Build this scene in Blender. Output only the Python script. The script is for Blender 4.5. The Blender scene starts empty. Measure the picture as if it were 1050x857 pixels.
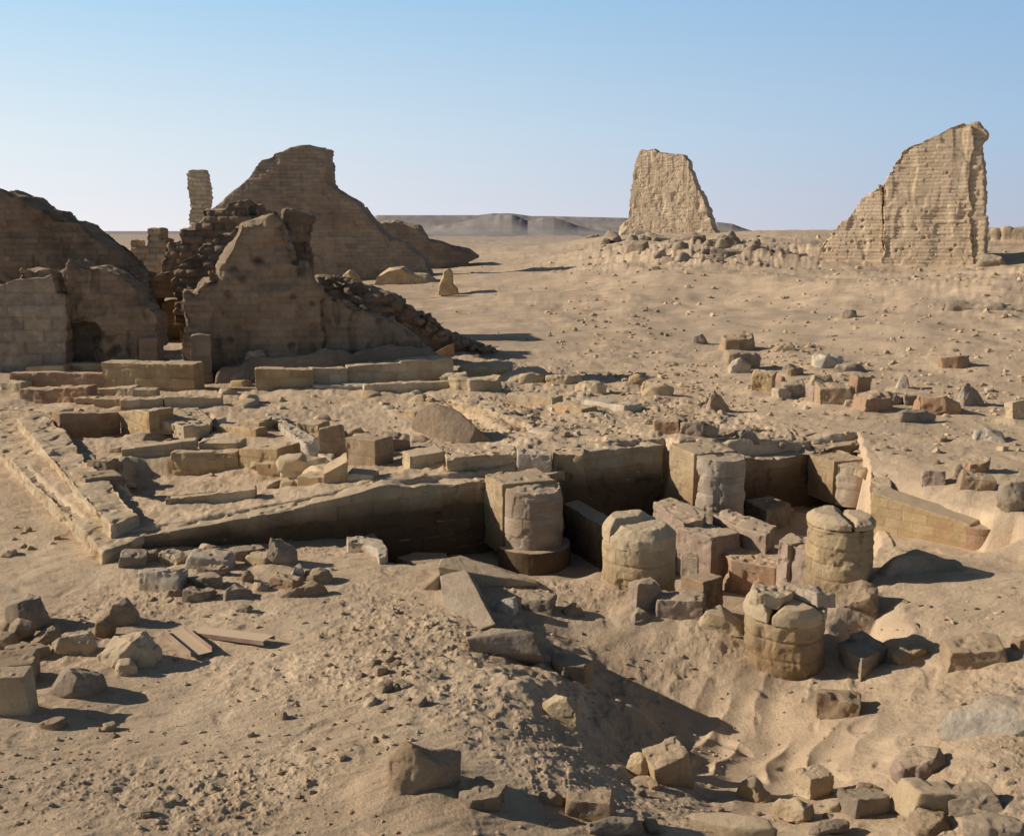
import bpy, bmesh, math, random
import numpy as np
from mathutils import Vector, Matrix

random.seed(7)
RNG = np.random.default_rng(11)
scene = bpy.context.scene
COL = scene.collection
PI = math.pi
R = math.radians

# ------------------------------------------------------------------ camera
F = 1050.0; CX, CY = 525.0, 428.5; HZ = 238.0; CH = 4.7
PITCH = math.atan((CY - HZ) / F)
cam_d = bpy.data.cameras.new("camera"); cam = bpy.data.objects.new("camera", cam_d); COL.objects.link(cam)
cam.location = (0, 0, CH); cam.rotation_euler = (PI / 2 - PITCH, 0, 0)
cam_d.sensor_width = 36.0; cam_d.lens = 36.0 * F / 1050.0
cam_d.clip_start = 0.1; cam_d.clip_end = 12000
scene.camera = cam


def ray(px, py):
    a = (px - CX) / F; b = (CY - py) / F
    return a, math.cos(PITCH) + b * math.sin(PITCH), -math.sin(PITCH) + b * math.cos(PITCH)


def P(px, py, z):
    d = ray(px, py); t = (z - CH) / d[2]
    return np.array([d[0] * t, d[1] * t])


def on_plane(px, py, o, ang):
    """pixel ray meets the vertical plane through o (xy) with direction ang -> (c along, z)"""
    d = ray(px, py); ux, uy = math.cos(R(ang)), math.sin(R(ang))
    det = ux * d[1] - uy * d[0]
    c = (o[1] * d[0] - o[0] * d[1]) / det
    t = (o[1] + c * uy) / d[1]
    return c, CH + t * d[2]


# ------------------------------------------------------------------ noise
def _h(ix, iy, iz, seed):
    n = (ix.astype(np.int64) * 374761393 + iy.astype(np.int64) * 668265263 + iz.astype(np.int64) * 1440662683 + seed * 974634777) & 0xFFFFFFFF
    n = ((n ^ (n >> 13)) * 1274126177) & 0xFFFFFFFF
    n = ((n ^ (n >> 16)) * 2246822519) & 0xFFFFFFFF
    return ((n >> 8) & 0xFFFF).astype(np.float64) / 65535.0


def hash3(a, b, c=0, seed=0):
    a = np.asarray(a); b = np.asarray(b)
    c = np.zeros_like(a) + c
    return _h(a, b, c, seed)


def vnoise3(x, y, z, seed=0):
    ix, iy, iz = np.floor(x), np.floor(y), np.floor(z)
    fx, fy, fz = x - ix, y - iy, z - iz
    fx = fx * fx * fx * (fx * (fx * 6 - 15) + 10); fy = fy * fy * fy * (fy * (fy * 6 - 15) + 10); fz = fz * fz * fz * (fz * (fz * 6 - 15) + 10)
    out = 0
    for dx in (0, 1):
        wx = fx if dx else 1 - fx
        for dy in (0, 1):
            wy = fy if dy else 1 - fy
            for dz in (0, 1):
                wz = fz if dz else 1 - fz
                out = out + wx * wy * wz * _h(ix + dx, iy + dy, iz + dz, seed)
    return out * 2 - 1


def gnoise2(x, y, seed=0):
    ix, iy = np.floor(x), np.floor(y)
    fx, fy = x - ix, y - iy
    ux = fx * fx * fx * (fx * (fx * 6 - 15) + 10); uy = fy * fy * fy * (fy * (fy * 6 - 15) + 10)
    z0 = np.zeros_like(ix)
    out = 0
    for dx in (0, 1):
        wx = ux if dx else 1 - ux
        for dy in (0, 1):
            wy = uy if dy else 1 - uy
            a = _h(ix + dx, iy + dy, z0, seed) * (2 * PI)
            out = out + wx * wy * (np.cos(a) * (fx - dx) + np.sin(a) * (fy - dy))
    return out * 1.4


def fbm2(x, y, octs=4, seed=0, gain=0.5):
    out = 0; a = 1.0; s = 0
    for o in range(octs):
        out = out + a * gnoise2(x + o * 17.3, y - o * 9.1, seed + o); s += a
        a *= gain; x = x * 2.03; y = y * 2.03
    return out / s * 1.3


def fbm3(p, freq, octs=3, seed=0, gain=0.5):
    out = 0; a = 1.0; s = 0; q = p * freq
    for o in range(octs):
        out = out + a * vnoise3(q[:, 0] + 31.7 * o, q[:, 1] + 11.1 * o, q[:, 2] - 7.3 * o, seed + o); s += a
        a *= gain; q = q * 2.07
    return out / s


def sstep(a, b, x):
    t = np.clip((x - a) / (b - a), 0, 1)
    return t * t * (3 - 2 * t)


def poly_sd(x, y, poly):
    """signed distance, negative inside"""
    n = len(poly); d = np.full(x.shape, 1e18); ins = np.zeros(x.shape, bool)
    for i in range(n):
        ax, ay = poly[i]; bx, by = poly[(i + 1) % n]
        ex, ey = bx - ax, by - ay
        t = np.clip(((x - ax) * ex + (y - ay) * ey) / (ex * ex + ey * ey + 1e-12), 0, 1)
        d = np.minimum(d, (x - ax - t * ex) ** 2 + (y - ay - t * ey) ** 2)
        c = ((ay > y) != (by > y))
        with np.errstate(divide='ignore', invalid='ignore'):
            xi = ex * (y - ay) / (ey if abs(ey) > 1e-12 else 1e-12) + ax
        ins ^= c & (x < xi)
    d = np.sqrt(d)
    return np.where(ins, -d, d)


# ------------------------------------------------------------------ terrain
# surveyed heights: picture column, picture row, height -> a point of the ground
SURVEY = [
    (0, 857, .45), (150, 857, .45), (300, 857, .42), (420, 857, .38), (0, 760, .3), (200, 760, .3), (380, 740, .32), (120, 690, .12), (0, 690, .15),
    (200, 620, .0), (50, 600, -.05), (330, 640, .1), (450, 800, .38), (540, 700, .22), (470, 650, .22), (430, 620, .1), (420, 600, .05), (350, 600, 0), (380, 700, .30),
    (560, 625, -.02), (620, 640, -.08), (700, 705, -.5), (620, 690, -.4), (700, 755, -.7), (800, 790, -.68), (800, 740, -.6), (900, 750, -.35),
    (760, 690, -.38), (730, 660, -.22), (700, 640, -.12), (850, 690, -.42), (900, 640, -.1), (1000, 620, .08), (950, 600, 0), (1040, 650, .1), (1040, 700, .0), (980, 690, -.2),
    (930, 710, -.3), (1000, 750, .15), (1040, 780, .2), (1040, 857, .15), (950, 830, -.15), (600, 857, .18), (850, 857, -.1), (700, 830, -.15), (640, 775, -.35),
    (590, 740, .02), (560, 790, .25), (660, 730, -.45), (740, 857, -.05), (520, 857, .3),
    (0, 540, -.15), (60, 550, -.12), (0, 500, -.12), (150, 580, -.02), (300, 562, -.2), (250, 590, 0), (340, 575, -.02),
    (1000, 555, .1), (960, 575, 0), (940, 560, -.05), (1040, 590, .1), (1000, 505, .42), (920, 480, .38), (1045, 530, .4), (860, 445, .4), (1010, 460, .4), (870, 410, .4), (1000, 420, .45), (760, 440, .42),
    (720, 400, .25), (620, 385, .02), (540, 372, .0), (560, 335, 0), (480, 365, .1), (700, 340, .25), (900, 345, .6), (1040, 345, 1.0), (800, 305, .9), (900, 310, 1.1), (1040, 300, 1.7),
    (920, 282, 1.5), (1010, 280, 2.2), (840, 275, 1.6), (600, 300, .5), (500, 300, .2), (560, 275, .9), (690, 280, 1.8), (690, 250, 3.5), (640, 246, 3.2), (740, 248, 3.6), (610, 255, 2.0), (780, 256, 2.9),
    (500, 268, .8), (420, 285, .4), (450, 320, .1), (560, 250, .6), (1040, 255, 3.2), (820, 243, 4.0),
    (0, 370, .3), (165, 372, .3), (300, 370, .3), (400, 360, .25), (200, 330, .3), (100, 330, .3),
    (905, 545, -.35), (930, 562, -.22), (960, 572, -.18), (990, 574, -.2), (1040, 577, -.1), (925, 497, .38), (960, 512, .33), (1010, 535, .2), (880, 560, -.3), (870, 585, -.15),
    (250, 553, -.24), (350, 560, -.3), (180, 558, -.12), (320, 553, -.28), (380, 545, -.3), (450, 490, -.2), (600, 460, -.2), (200, 500, -.1), (100, 450, -.1), (60, 420, 0),
]
TERR = [(118, 556, .10), (160, 543, .17), (220, 530, .24), (300, 514, .33), (400, 493, .46), (480, 484, .50), (560, 474, .52), (600, 455, .60), (670, 450, .64), (760, 458, .5), (840, 456, .36),
    (200, 490, .2), (100, 445, .18), (60, 400, .2), (200, 412, .22), (400, 402, .2), (480, 450, .42), (550, 440, .45), (620, 430, .42), (700, 438, .5), (30, 385, .25), (400, 450, .3), (350, 480, .36),
    (600, 405, .22), (350, 425, .2), (0, 400, .2), (0, 430, .12), (520, 400, .2), (150, 390, .2), (100, 372, .2), (250, 395, .2), (40, 420, .2), (30, 450, .12), (80, 490, .15), (110, 530, .12),
    (0, 370, .3), (165, 372, .3), (300, 370, .3), (400, 360, .25), (500, 372, .1), (560, 380, .1), (800, 440, .42), (880, 450, .4), (700, 400, .25)]
C_XY = []; C_Z = []
for a, b, z in SURVEY:
    q = P(a, b, z); C_XY.append(q); C_Z.append(z)
for x, y, z in ((-6, 4, .7), (0, 3, .7), (6, 4, .3), (0, 6, .6), (-5, 7, .5), (5, 7, .2), (-30, 20, -.1), (-40, 50, .2), (-60, 90, .5), (-30, 70, .3), (25, 15, .5), (40, 30, .8), (60, 60, 1.6), (90, 100, 2.5),
                (-60, 200, .2), (0, 260, .4), (-20, 180, .4), (60, 230, 3.6), (110, 220, 3.6), (0, 0, .6), (0, -8, .6), (-20, 5, .3), (20, 5, .4)):
    C_XY.append(np.array([x, y], float)); C_Z.append(z)
C_XY = np.array(C_XY); C_Z = np.array(C_Z)


def warp(x, y):
    r = np.sqrt(x * x + y * y) + 2.0
    return np.arctan2(x, np.maximum(y, -r)) * 1.6, np.log(r) * 1.5


_cu, _cv = warp(C_XY[:, 0], C_XY[:, 1])
_D = np.sqrt((_cu[:, None] - _cu[None]) ** 2 + (_cv[:, None] - _cv[None]) ** 2 + .0012)
_phi = lambda d: -d
_Amat = np.block([[_phi(_D) + np.eye(len(_cu)) * .02, np.ones((len(_cu), 1))], [np.ones((1, len(_cu))), np.zeros((1, 1))]])
_W = np.linalg.solve(_Amat, np.append(C_Z, 0))

FO = P(115, 562, 0); FA = 25.0
FU = np.array([math.cos(R(FA)), math.sin(R(FA))]); FN = np.array([FU[1], -FU[0]])   # FN points to the camera side


def fp(c, n):            # a point of the colonnade frame: c along the wall, n metres in front of it
    return FO + FU * c + FN * n


def fpx(px, py, n=0.0):  # picture point on the plane n metres in front of the wall -> (c, z)
    return on_plane(px, py, fp(0, n), FA)


_ca, _cb, _cc = fpx(392, 520)[0], fpx(579, 480)[0], fpx(676, 458)[0]
PIT = [tuple(fp(_ca, -.45)), tuple(fp(_cb, -.45)), tuple(fp(_cb, -.95)), tuple(fp(_cc + .75, -.95)), tuple(fp(_cc + .75, -.45)), tuple(fp(fpx(893, 480)[0], -.45)), tuple(P(894, 505, .38) + np.array([.14, .0])), tuple(P(903, 552, -.2)), tuple(P(880, 596, 0)), tuple(P(800, 606, 0)), tuple(P(756, 628, 0)),
       tuple(P(716, 612, 0)), tuple(P(655, 592, 0)), tuple(P(600, 590, 0)), tuple(P(548, 588, 0)), tuple(P(452, 568, 0)), tuple(P(425, 575, 0)), tuple(P(399, 572, 0)), tuple(P(390, 560, 0))]
PIT_R = [tuple(P(858, 628, -.1)), tuple(P(905, 612, 0)), tuple(P(925, 655, -.2)), tuple(P(915, 690, -.4)), tuple(P(862, 690, -.45))]
_w0 = P(894, 505, .38); _w1 = P(1044, 566, -.05)
WFRONT = [tuple(_w0 + np.array([.25, .1])), tuple(P(987, 537, .14) + np.array([.25, .1])), tuple(P(1010, 545, .13) + np.array([.1, .1])), tuple(P(1038, 548, .1)), tuple(P(1050, 573, -.2)), tuple(P(1000, 578, -.24)), tuple(P(935, 570, -.24)), tuple(P(905, 555, -.24))]
COURTS = [([(128, 500), (170, 512), (250, 505), (330, 492), (290, 476), (240, 470), (130, 470)], .30),
          ([(62, 446), (125, 446), (150, 443), (125, 423), (62, 425)], .35),
          ([(345, 478), (372, 478), (385, 450), (352, 447)], .35),
          ([(150, 450), (200, 452), (225, 440), (215, 425), (150, 446)], .15),
          ([(480, 455), (520, 452), (470, 415), (450, 420)], .12)]
COURTS = [([tuple(P(a, b, .2)) for a, b in pl], d) for pl, d in COURTS]


TEDGE = [tuple(P(106, 563, 0)), tuple(fp(0, -.25)), tuple(fp(fpx(850, 470)[0], -.25)), tuple(P(880, 455, .4)), tuple(P(700, 405, .25)), tuple(P(600, 380, .1)), tuple(P(500, 362, .1)), tuple(P(300, 340, .3)), tuple(P(-150, 345, .3)),
         tuple(P(-120, 400, .1)), tuple(P(-30, 440, .05)), tuple(P(0, 466, 0)), tuple(P(50, 512, 0))]
_txy = np.array([P(a, b, z) for a, b, z in TERR]); _tz = np.array([t[2] for t in TERR])
_tu, _tv = warp(_txy[:, 0], _txy[:, 1])
_TD = np.sqrt((_tu[:, None] - _tu[None]) ** 2 + (_tv[:, None] - _tv[None]) ** 2 + .0012)
_TW = np.linalg.solve(np.block([[-_TD + np.eye(len(_tu)) * .02, np.ones((len(_tu), 1))], [np.ones((1, len(_tu))), np.zeros((1, 1))]]), np.append(_tz, 0))


def base_h(x, y):
    u, v = warp(x, y)
    out = np.full(x.shape, _W[-1])
    for k in range(len(_cu)):
        out += _W[k] * -np.sqrt((u - _cu[k]) ** 2 + (v - _cv[k]) ** 2 + .0012)
    r = np.sqrt(x * x + y * y)
    out = out * (1 - sstep(260, 420, r))
    m = (y > 12) & (y < 60) & (np.abs(x) < 40)
    if m.any():
        um, vm, xm, ym = u[m], v[m], x[m], y[m]
        t = np.full(um.shape, _TW[-1])
        for k in range(len(_tu)):
            t += _TW[k] * -np.sqrt((um - _tu[k]) ** 2 + (vm - _tv[k]) ** 2 + .0012)
        sd = poly_sd(xm, ym, TEDGE)
        w = np.where(ym > 21, 1.8, .16)
        k = 1 - sstep(-w, w * .3, sd)
        out[m] = out[m] * (1 - k) + t * k
    return out


def H_low(x, y):
    x = np.atleast_1d(np.asarray(x, float)); y = np.atleast_1d(np.asarray(y, float))
    h = base_h(x, y)
    r = np.sqrt(x * x + y * y)
    # dunes and low swells further out
    h += sstep(28, 70, r) * (1 - sstep(1500, 3000, r)) * (.55 * fbm2(x / 17, y / 17, 3, 5) + .16 * fbm2(x / 4, y / 5, 3, 8))
    h += sstep(26, 42, r) * (1 - sstep(110, 170, r)) * sstep(-2, 6, x) * (.22 * fbm2(x / 5.5 + 3, y / 8, 3, 9) + .10 * fbm2(x / 2.2, y / 3.2, 2, 19))
    far = sstep(150, 300, r)
    h += far * (1 - sstep(900, 2500, r)) * .8 * (fbm2(x / 70, y / 90, 3, 21) - .2)
    # ledge of the plateau beyond the gates
    side = sstep(.03, .10, x / np.maximum(y, 1)) * sstep(-1, 1, y)
    h = h + side * sstep(168, 173, r + 5 * fbm2(x / 20, y / 20, 2, 3)) * (1.0) * (1 - sstep(350, 800, r))
    for pl, d in COURTS:
        sd = poly_sd(x, y, pl); h -= d * (1 - sstep(-.12, .1, sd + .08 * gnoise2(x * 3, y * 3, 4)))
    sd = poly_sd(x, y, PIT); k = 1 - sstep(-.20, .04, sd + .06 * gnoise2(x * 2.5, y * 2.5, 9))
    h = h * (1 - k) + k * (-.88 + .06 * fbm2(x * 1.5, y * 1.5, 2, 6))
    sd = poly_sd(x, y, WFRONT); k = 1 - sstep(-.12, .16, sd); k = k * (h > -.22)
    h = h * (1 - k) + k * (-.24 + .03 * fbm2(x * 1.5, y * 1.5, 2, 16))
    sd = poly_sd(x, y, PIT_R); k = 1 - sstep(-.45, .2, sd)
    h = h * (1 - k) + k * (-.5)
    return h


BAS = P(800, 775, -.65)
RDG = P(585, 690, .1)
MOUNDS = [(*P(700, 252, 3.2), 13, 26, 1.5), (*P(770, 262, 2.6), 10, 14, 1.3), (*P(1020, 285, 2.1), 9, 14, .9), (*P(630, 250, 2.9), 7, 15, .9), (*P(650, 275, 1.5), 8, 9, .5), (*P(1000, 320, 1.2), 5, 4, .5)]


def H_detail(x, y):
    r = np.sqrt(x * x + y * y)
    near = 1 - sstep(24, 60, r)
    d = near * .045 * fbm2(x / 1.3, y / 1.3, 3, 31)
    rough = sstep(-.25, .35, fbm2(x / 2.7 + 5, y / 2.7, 2, 77)) * near
    # left slope: trampled, cloddy crust; weaker in the blown sand of the basin
    sx = (x - BAS[0]); sy = (y - BAS[1])
    bas = np.exp(-((sx / 1.5) ** 2 + (sy / 1.6) ** 2) * .8)
    clod = np.abs(fbm2(x * 2.6, y * 3.0, 3, 41))
    d += near * (1 - .85 * bas) * (.006 + .028 * rough) * (clod - .25)
    ra = R(24); xs_ = x * math.cos(ra) + y * math.sin(ra); ys_ = -x * math.sin(ra) + y * math.cos(ra)
    d += near * (1 - .9 * bas) * .022 * np.maximum(fbm2(xs_ * 1.6, ys_ * 6.5, 3, 141), -.15)
    fine = np.maximum(fbm2(x * 9, y * 9, 3, 55, .7), -.1)
    d += (1 - sstep(14, 24, r)) * (1 - .8 * bas) * (.006 + .024 * rough) * fine
    # scuffed footprints
    fx = gnoise2(x * 3.1 + .6 * gnoise2(x, y, 3), y * 2.6, 91)
    d -= near * .035 * sstep(.28, .6, fx) * (.4 + .6 * bas)
    rg = np.exp(-(((x - RDG[0]) / 1.1) ** 2 + ((y - RDG[1]) / 1.3) ** 2)); d += rg * (.13 * fbm2(x * 1.5, y * 1.5, 3, 151) + .05 * np.abs(fbm2(x * 5, y * 5, 2, 152)))
    # wind-blown ridges running down the basin
    ang = R(28); w = sx * math.cos(ang) - sy * math.sin(ang) + .22 * fbm2(x * 1.2, y * 1.2, 2, 12)
    rip = np.abs(np.sin(w * PI / .38)); d += bas * .06 * (1 - rip) * sstep(-.5, .4, gnoise2(x * 1.1, y * 1.1, 15))
    # mid-distance: broken crust
    mid = sstep(18, 32, r) * (1 - sstep(120, 260, r))
    d += mid * .09 * np.maximum(fbm2(x * .9, y * .9, 3, 61), -.1) * sstep(-.1, .4, fbm2(x / 9, y / 14, 2, 62) + .1)
    tm = (y > 15) & (y < 40) & (x > -14) & (x < 12)
    if tm.any():
        xt, yt = x[tm], y[tm]
        q = fbm2(xt / 1.3, yt / 2.0, 4, 71) * 4.0
        st = (np.floor(q) + sstep(.55, 1.0, q - np.floor(q))) / 4.0
        side = sstep(-3, 0, xt) * .10 + .045
        inside = sstep(-.1, .3, -poly_sd(xt, yt, TEDGE))
        d[tm] += inside * side * st + inside * .02 * fbm2(xt * 5, yt * 5, 3, 72)
    for cx_, cy_, rx_, ry_, am_ in MOUNDS:
        q = ((x - cx_) / rx_) ** 2 + ((y - cy_) / ry_) ** 2
        mm = q < 6
        if mm.any():
            xm, ym = x[mm], y[mm]; q2 = fbm2(xm / 7 + .08 * ym, ym / 13.0, 5, 111, .6) * 5.0; nz = (np.floor(q2) + sstep(.6, 1.0, q2 - np.floor(q2))) / 5.0 * .42 + .3 + .05 * fbm2(xm / 1.2, ym / 3.0, 3, 112)
            d[mm] += am_ * np.exp(-q[mm] ** 2 * .5) * nz
    mask = np.ones_like(x)
    sd = poly_sd(x, y, PIT); mask *= sstep(-.2, .3, sd) * .8 + .2
    return d * mask


DRIFT = []


def drifts(x, y):
    out = np.zeros_like(x)
    for dx, dy, r, h in DRIFT:
        m = (np.abs(x - dx) < 2.4 * r) & (np.abs(y - dy) < 2.4 * r)
        if m.any():
            q = ((x[m] - dx) ** 2 + (y[m] - dy) ** 2) / (r * r)
            out[m] = np.maximum(out[m], h * np.exp(-q ** 1.5 * .7))
    return out


def H(x, y):
    x = np.atleast_1d(np.asarray(x, float)); y = np.atleast_1d(np.asarray(y, float))
    return H_low(x, y) + H_detail(x, y)


_TS = np.concatenate([np.linspace(5, 60, 700), np.geomspace(60.2, 420, 300)])


def G(px, py):
    """where the sight line of a picture point first meets the ground"""
    d = ray(px, py); t = _TS
    x, y, z = d[0] * t, d[1] * t, CH + d[2] * t
    h = H_low(x, y); k = np.argmax(z < h)
    if k == 0: k = len(t) - 1
    a0 = z[k - 1] - h[k - 1]; a1 = z[k] - h[k]
    f = a0 / (a0 - a1 + 1e-9); f = min(max(f, 0), 1)
    tt = t[k - 1] + f * (t[k] - t[k - 1])
    return np.array([d[0] * tt, d[1] * tt, CH + d[2] * tt])


# ------------------------------------------------------------------ materials
class NT:
    def __init__(s, name):
        s.m = bpy.data.materials.new(name); s.m.use_nodes = True; s.t = s.m.node_tree; s.t.nodes.clear()
        s.out = s.n('ShaderNodeOutputMaterial'); s.b = s.n('ShaderNodeBsdfPrincipled'); s.b.inputs['Roughness'].default_value = .95
        s.b.inputs['Specular IOR Level'].default_value = .15
        s.l(s.b.outputs[0], s.out.inputs[0]); s.pos = s.n('ShaderNodeNewGeometry')

    def n(s, t, **k):
        x = s.t.nodes.new(t)
        for a, b in k.items(): setattr(x, a, b)
        return x

    def l(s, a, b): s.t.links.new(a, b)

    def noise(s, scale, detail=4, rough=.6, vec=None, dist=0):
        x = s.n('ShaderNodeTexNoise'); x.inputs['Scale'].default_value = scale; x.inputs['Detail'].default_value = detail
        x.inputs['Roughness'].default_value = rough; x.inputs['Distortion'].default_value = dist
        s.l(vec if vec else s.pos.outputs['Position'], x.inputs['Vector']); return x.outputs['Fac']

    def mapped(s, sc):
        x = s.n('ShaderNodeVectorMath', operation='MULTIPLY'); x.inputs[1].default_value = sc
        s.l(s.pos.outputs['Position'], x.inputs[0]); return x.outputs[0]

    def ramp(s, f, stops):
        x = s.n('ShaderNodeValToRGB'); e = x.color_ramp.elements
        while len(e) < len(stops): e.new(.5)
        for k, (p, c) in enumerate(stops):
            e[k].position = p; e[k].color = (c[0], c[1], c[2], 1) if isinstance(c, tuple) else (c, c, c, 1)
        s.l(f, x.inputs[0]); return x.outputs[0]

    def mix(s, f, a, b, mode='MIX'):
        x = s.n('ShaderNodeMix', data_type='RGBA', blend_type=mode)
        for i, v in ((0, f), (6, a), (7, b)):
            if isinstance(v, (int, float)): x.inputs[i].default_value = v
            elif isinstance(v, tuple): x.inputs[i].default_value = (v[0], v[1], v[2], 1)
            else: s.l(v, x.inputs[i])
        return x.outputs[2]

    def math(s, op, a, b=None, clamp=False):
        x = s.n('ShaderNodeMath', operation=op, use_clamp=clamp)
        for i, v in ((0, a), (1, b)):
            if v is None: continue
            if isinstance(v, (int, float)): x.inputs[i].default_value = v
            else: s.l(v, x.inputs[i])
        return x.outputs[0]

    def bump(s, h, strength, dist, prev=None):
        x = s.n('ShaderNodeBump'); x.inputs['Strength'].default_value = strength; x.inputs['Distance'].default_value = dist
        s.l(h, x.inputs['Height'])
        if prev: s.l(prev, x.inputs['Normal'])
        return x.outputs[0]


SAND = (.50, .36, .21)


def stone_mat(name, c1, c2, c3=None, scale=2.0, dust=.75, bump=.6, bd=.01, strat=False, fine=40, grain=None, dustc=(.66, .505, .34), stain_shade=None):
    s = NT(name)
    vec = s.mapped((1, 1, 5)) if strat else None
    n1 = s.noise(scale, 6, .65, vec)
    col = s.ramp(n1, [(.35, c1), (.62, c2)])
    if c3:
        n2 = s.noise(scale * .45, 5, .6)
        col = s.mix(s.ramp(n2, [(.48, 0.0), (.68, .85)]), col, c3)
    at = s.n('ShaderNodeAttribute', attribute_name='tone'); tone = at.outputs['Fac']
    oi = s.n('ShaderNodeObjectInfo')
    f = s.math('ADD', s.math('MULTIPLY', tone, .5), s.math('MULTIPLY', oi.outputs['Random'], .12))
    f = s.math('ADD', f, .70)
    n3 = s.noise(fine, 3, .7)
    f = s.math('MULTIPLY', f, s.math('ADD', s.math('MULTIPLY', n3, .5), .75))
    vm = s.n('ShaderNodeVectorMath', operation='SCALE'); s.l(col, vm.inputs[0]); s.l(f, vm.inputs['Scale'])
    col = vm.outputs[0]
    if grain:
        n4 = s.noise(95, 2, .8); col = s.mix(s.ramp(n4, [(.52, 0.0), (.6, .55)]), col, grain)
    if stain_shade:  # darker toward the foot: brown stain on drums, painted shade on pit walls
        z0, z1, sc, amt = stain_shade
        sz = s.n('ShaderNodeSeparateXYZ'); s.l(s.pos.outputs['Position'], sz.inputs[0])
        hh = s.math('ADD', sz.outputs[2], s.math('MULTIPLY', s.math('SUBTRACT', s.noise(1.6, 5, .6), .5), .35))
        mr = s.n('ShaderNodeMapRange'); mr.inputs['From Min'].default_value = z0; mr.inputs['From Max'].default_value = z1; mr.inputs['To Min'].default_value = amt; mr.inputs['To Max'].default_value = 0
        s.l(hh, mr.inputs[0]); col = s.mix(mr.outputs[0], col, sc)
    # blown sand lies on whatever faces up
    sx = s.n('ShaderNodeSeparateXYZ'); s.l(s.pos.outputs['Normal'], sx.inputs[0])
    up = s.math('ADD', sx.outputs[2], s.math('MULTIPLY', s.math('SUBTRACT', s.noise(5, 5, .7), .5), .9))
    up = s.ramp(up, [(.62, 0.0), (.92, dust)])
    col = s.mix(up, col, dustc)
    s.l(col, s.b.inputs['Base Color'])
    b1 = s.bump(s.noise(scale * 5, 8, .8, vec), bump * 1.3, bd * 4)
    b2 = s.bump(s.noise(fine * 1.7, 3, .7), bump * .7, bd, b1)
    s.l(b2, s.b.inputs['Normal'])
    return s.m


M = {}
M['lime'] = stone_mat('weathered_limestone', (.42, .325, .205), (.57, .46, .31), (.48, .33, .18), 2.2)
M['yellow'] = stone_mat('ochre_limestone', (.40, .285, .15), (.50, .375, .22), (.38, .235, .12), 2.4, dust=.85)
M['pale'] = stone_mat('pale_limestone', (.44, .37, .29), (.60, .53, .43), (.44, .35, .25), 3, dust=.5)
M['grey'] = stone_mat('grey_stone', (.25, .20, .15), (.43, .355, .275), (.33, .255, .18), 3, dust=.5, bump=.8)
M['brown'] = stone_mat('brown_stone', (.31, .215, .13), (.48, .35, .225), (.40, .31, .22), 3, dust=.5, bump=.8)
M['pink'] = stone_mat('pink_granite', (.34, .245, .18), (.46, .355, .275), (.36, .29, .235), 4, dust=.75, grain=(.22, .15, .12))
M['red'] = stone_mat('reddish_stone', (.33, .19, .115), (.43, .28, .175), (.38, .28, .19), 3, dust=.75)
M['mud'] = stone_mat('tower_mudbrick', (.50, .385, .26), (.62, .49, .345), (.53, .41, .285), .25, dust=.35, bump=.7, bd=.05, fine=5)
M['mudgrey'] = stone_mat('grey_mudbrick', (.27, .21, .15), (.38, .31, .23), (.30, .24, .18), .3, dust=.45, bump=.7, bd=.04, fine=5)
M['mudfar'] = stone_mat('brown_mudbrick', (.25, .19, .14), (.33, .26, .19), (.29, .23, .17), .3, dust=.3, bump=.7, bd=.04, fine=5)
M['plaster'] = stone_mat('earth_plaster', (.28, .21, .145), (.37, .28, .195), (.235, .175, .125), .9, dust=.4, bump=.8, bd=.02, fine=14)
M['brick'] = stone_mat('dry_brown_brick', (.20, .14, .095), (.32, .23, .155), (.26, .20, .145), 1.2, dust=.35, bump=.8, bd=.02, fine=14)
M['rust'] = stone_mat('rusty_sheet_metal', (.30, .20, .15), (.42, .31, .25), (.44, .36, .29), 5, dust=.85, bump=.3, bd=.002)
M['pilaster'] = stone_mat('banded_limestone', (.38, .31, .235), (.50, .41, .315), (.34, .23, .14), 1.3, dust=.6, strat=True)


M['pitwall'] = stone_mat('stained_shaded_limestone', (.38, .295, .19), (.52, .42, .28), (.44, .30, .16), 2.0, stain_shade=(-.05, .32, (.115, .075, .045), .92))  # foot coloured dark for the pit's shadow, with some brown stain
M['drumstone'] = stone_mat('column_limestone', (.45, .335, .20), (.58, .455, .29), (.48, .33, .17), 2.2, bump=.9, stain_shade=(-.35, .34, (.25, .15, .075), .62))
M['darkwall'] = stone_mat('shade_darkened_limestone', (.22, .16, .10), (.32, .245, .16), (.16, .105, .065), 1.6, stain_shade=(-.4, .1, (.10, .065, .04), .8))  # limestone darkened in colour to stand for shade on pit parts


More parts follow.
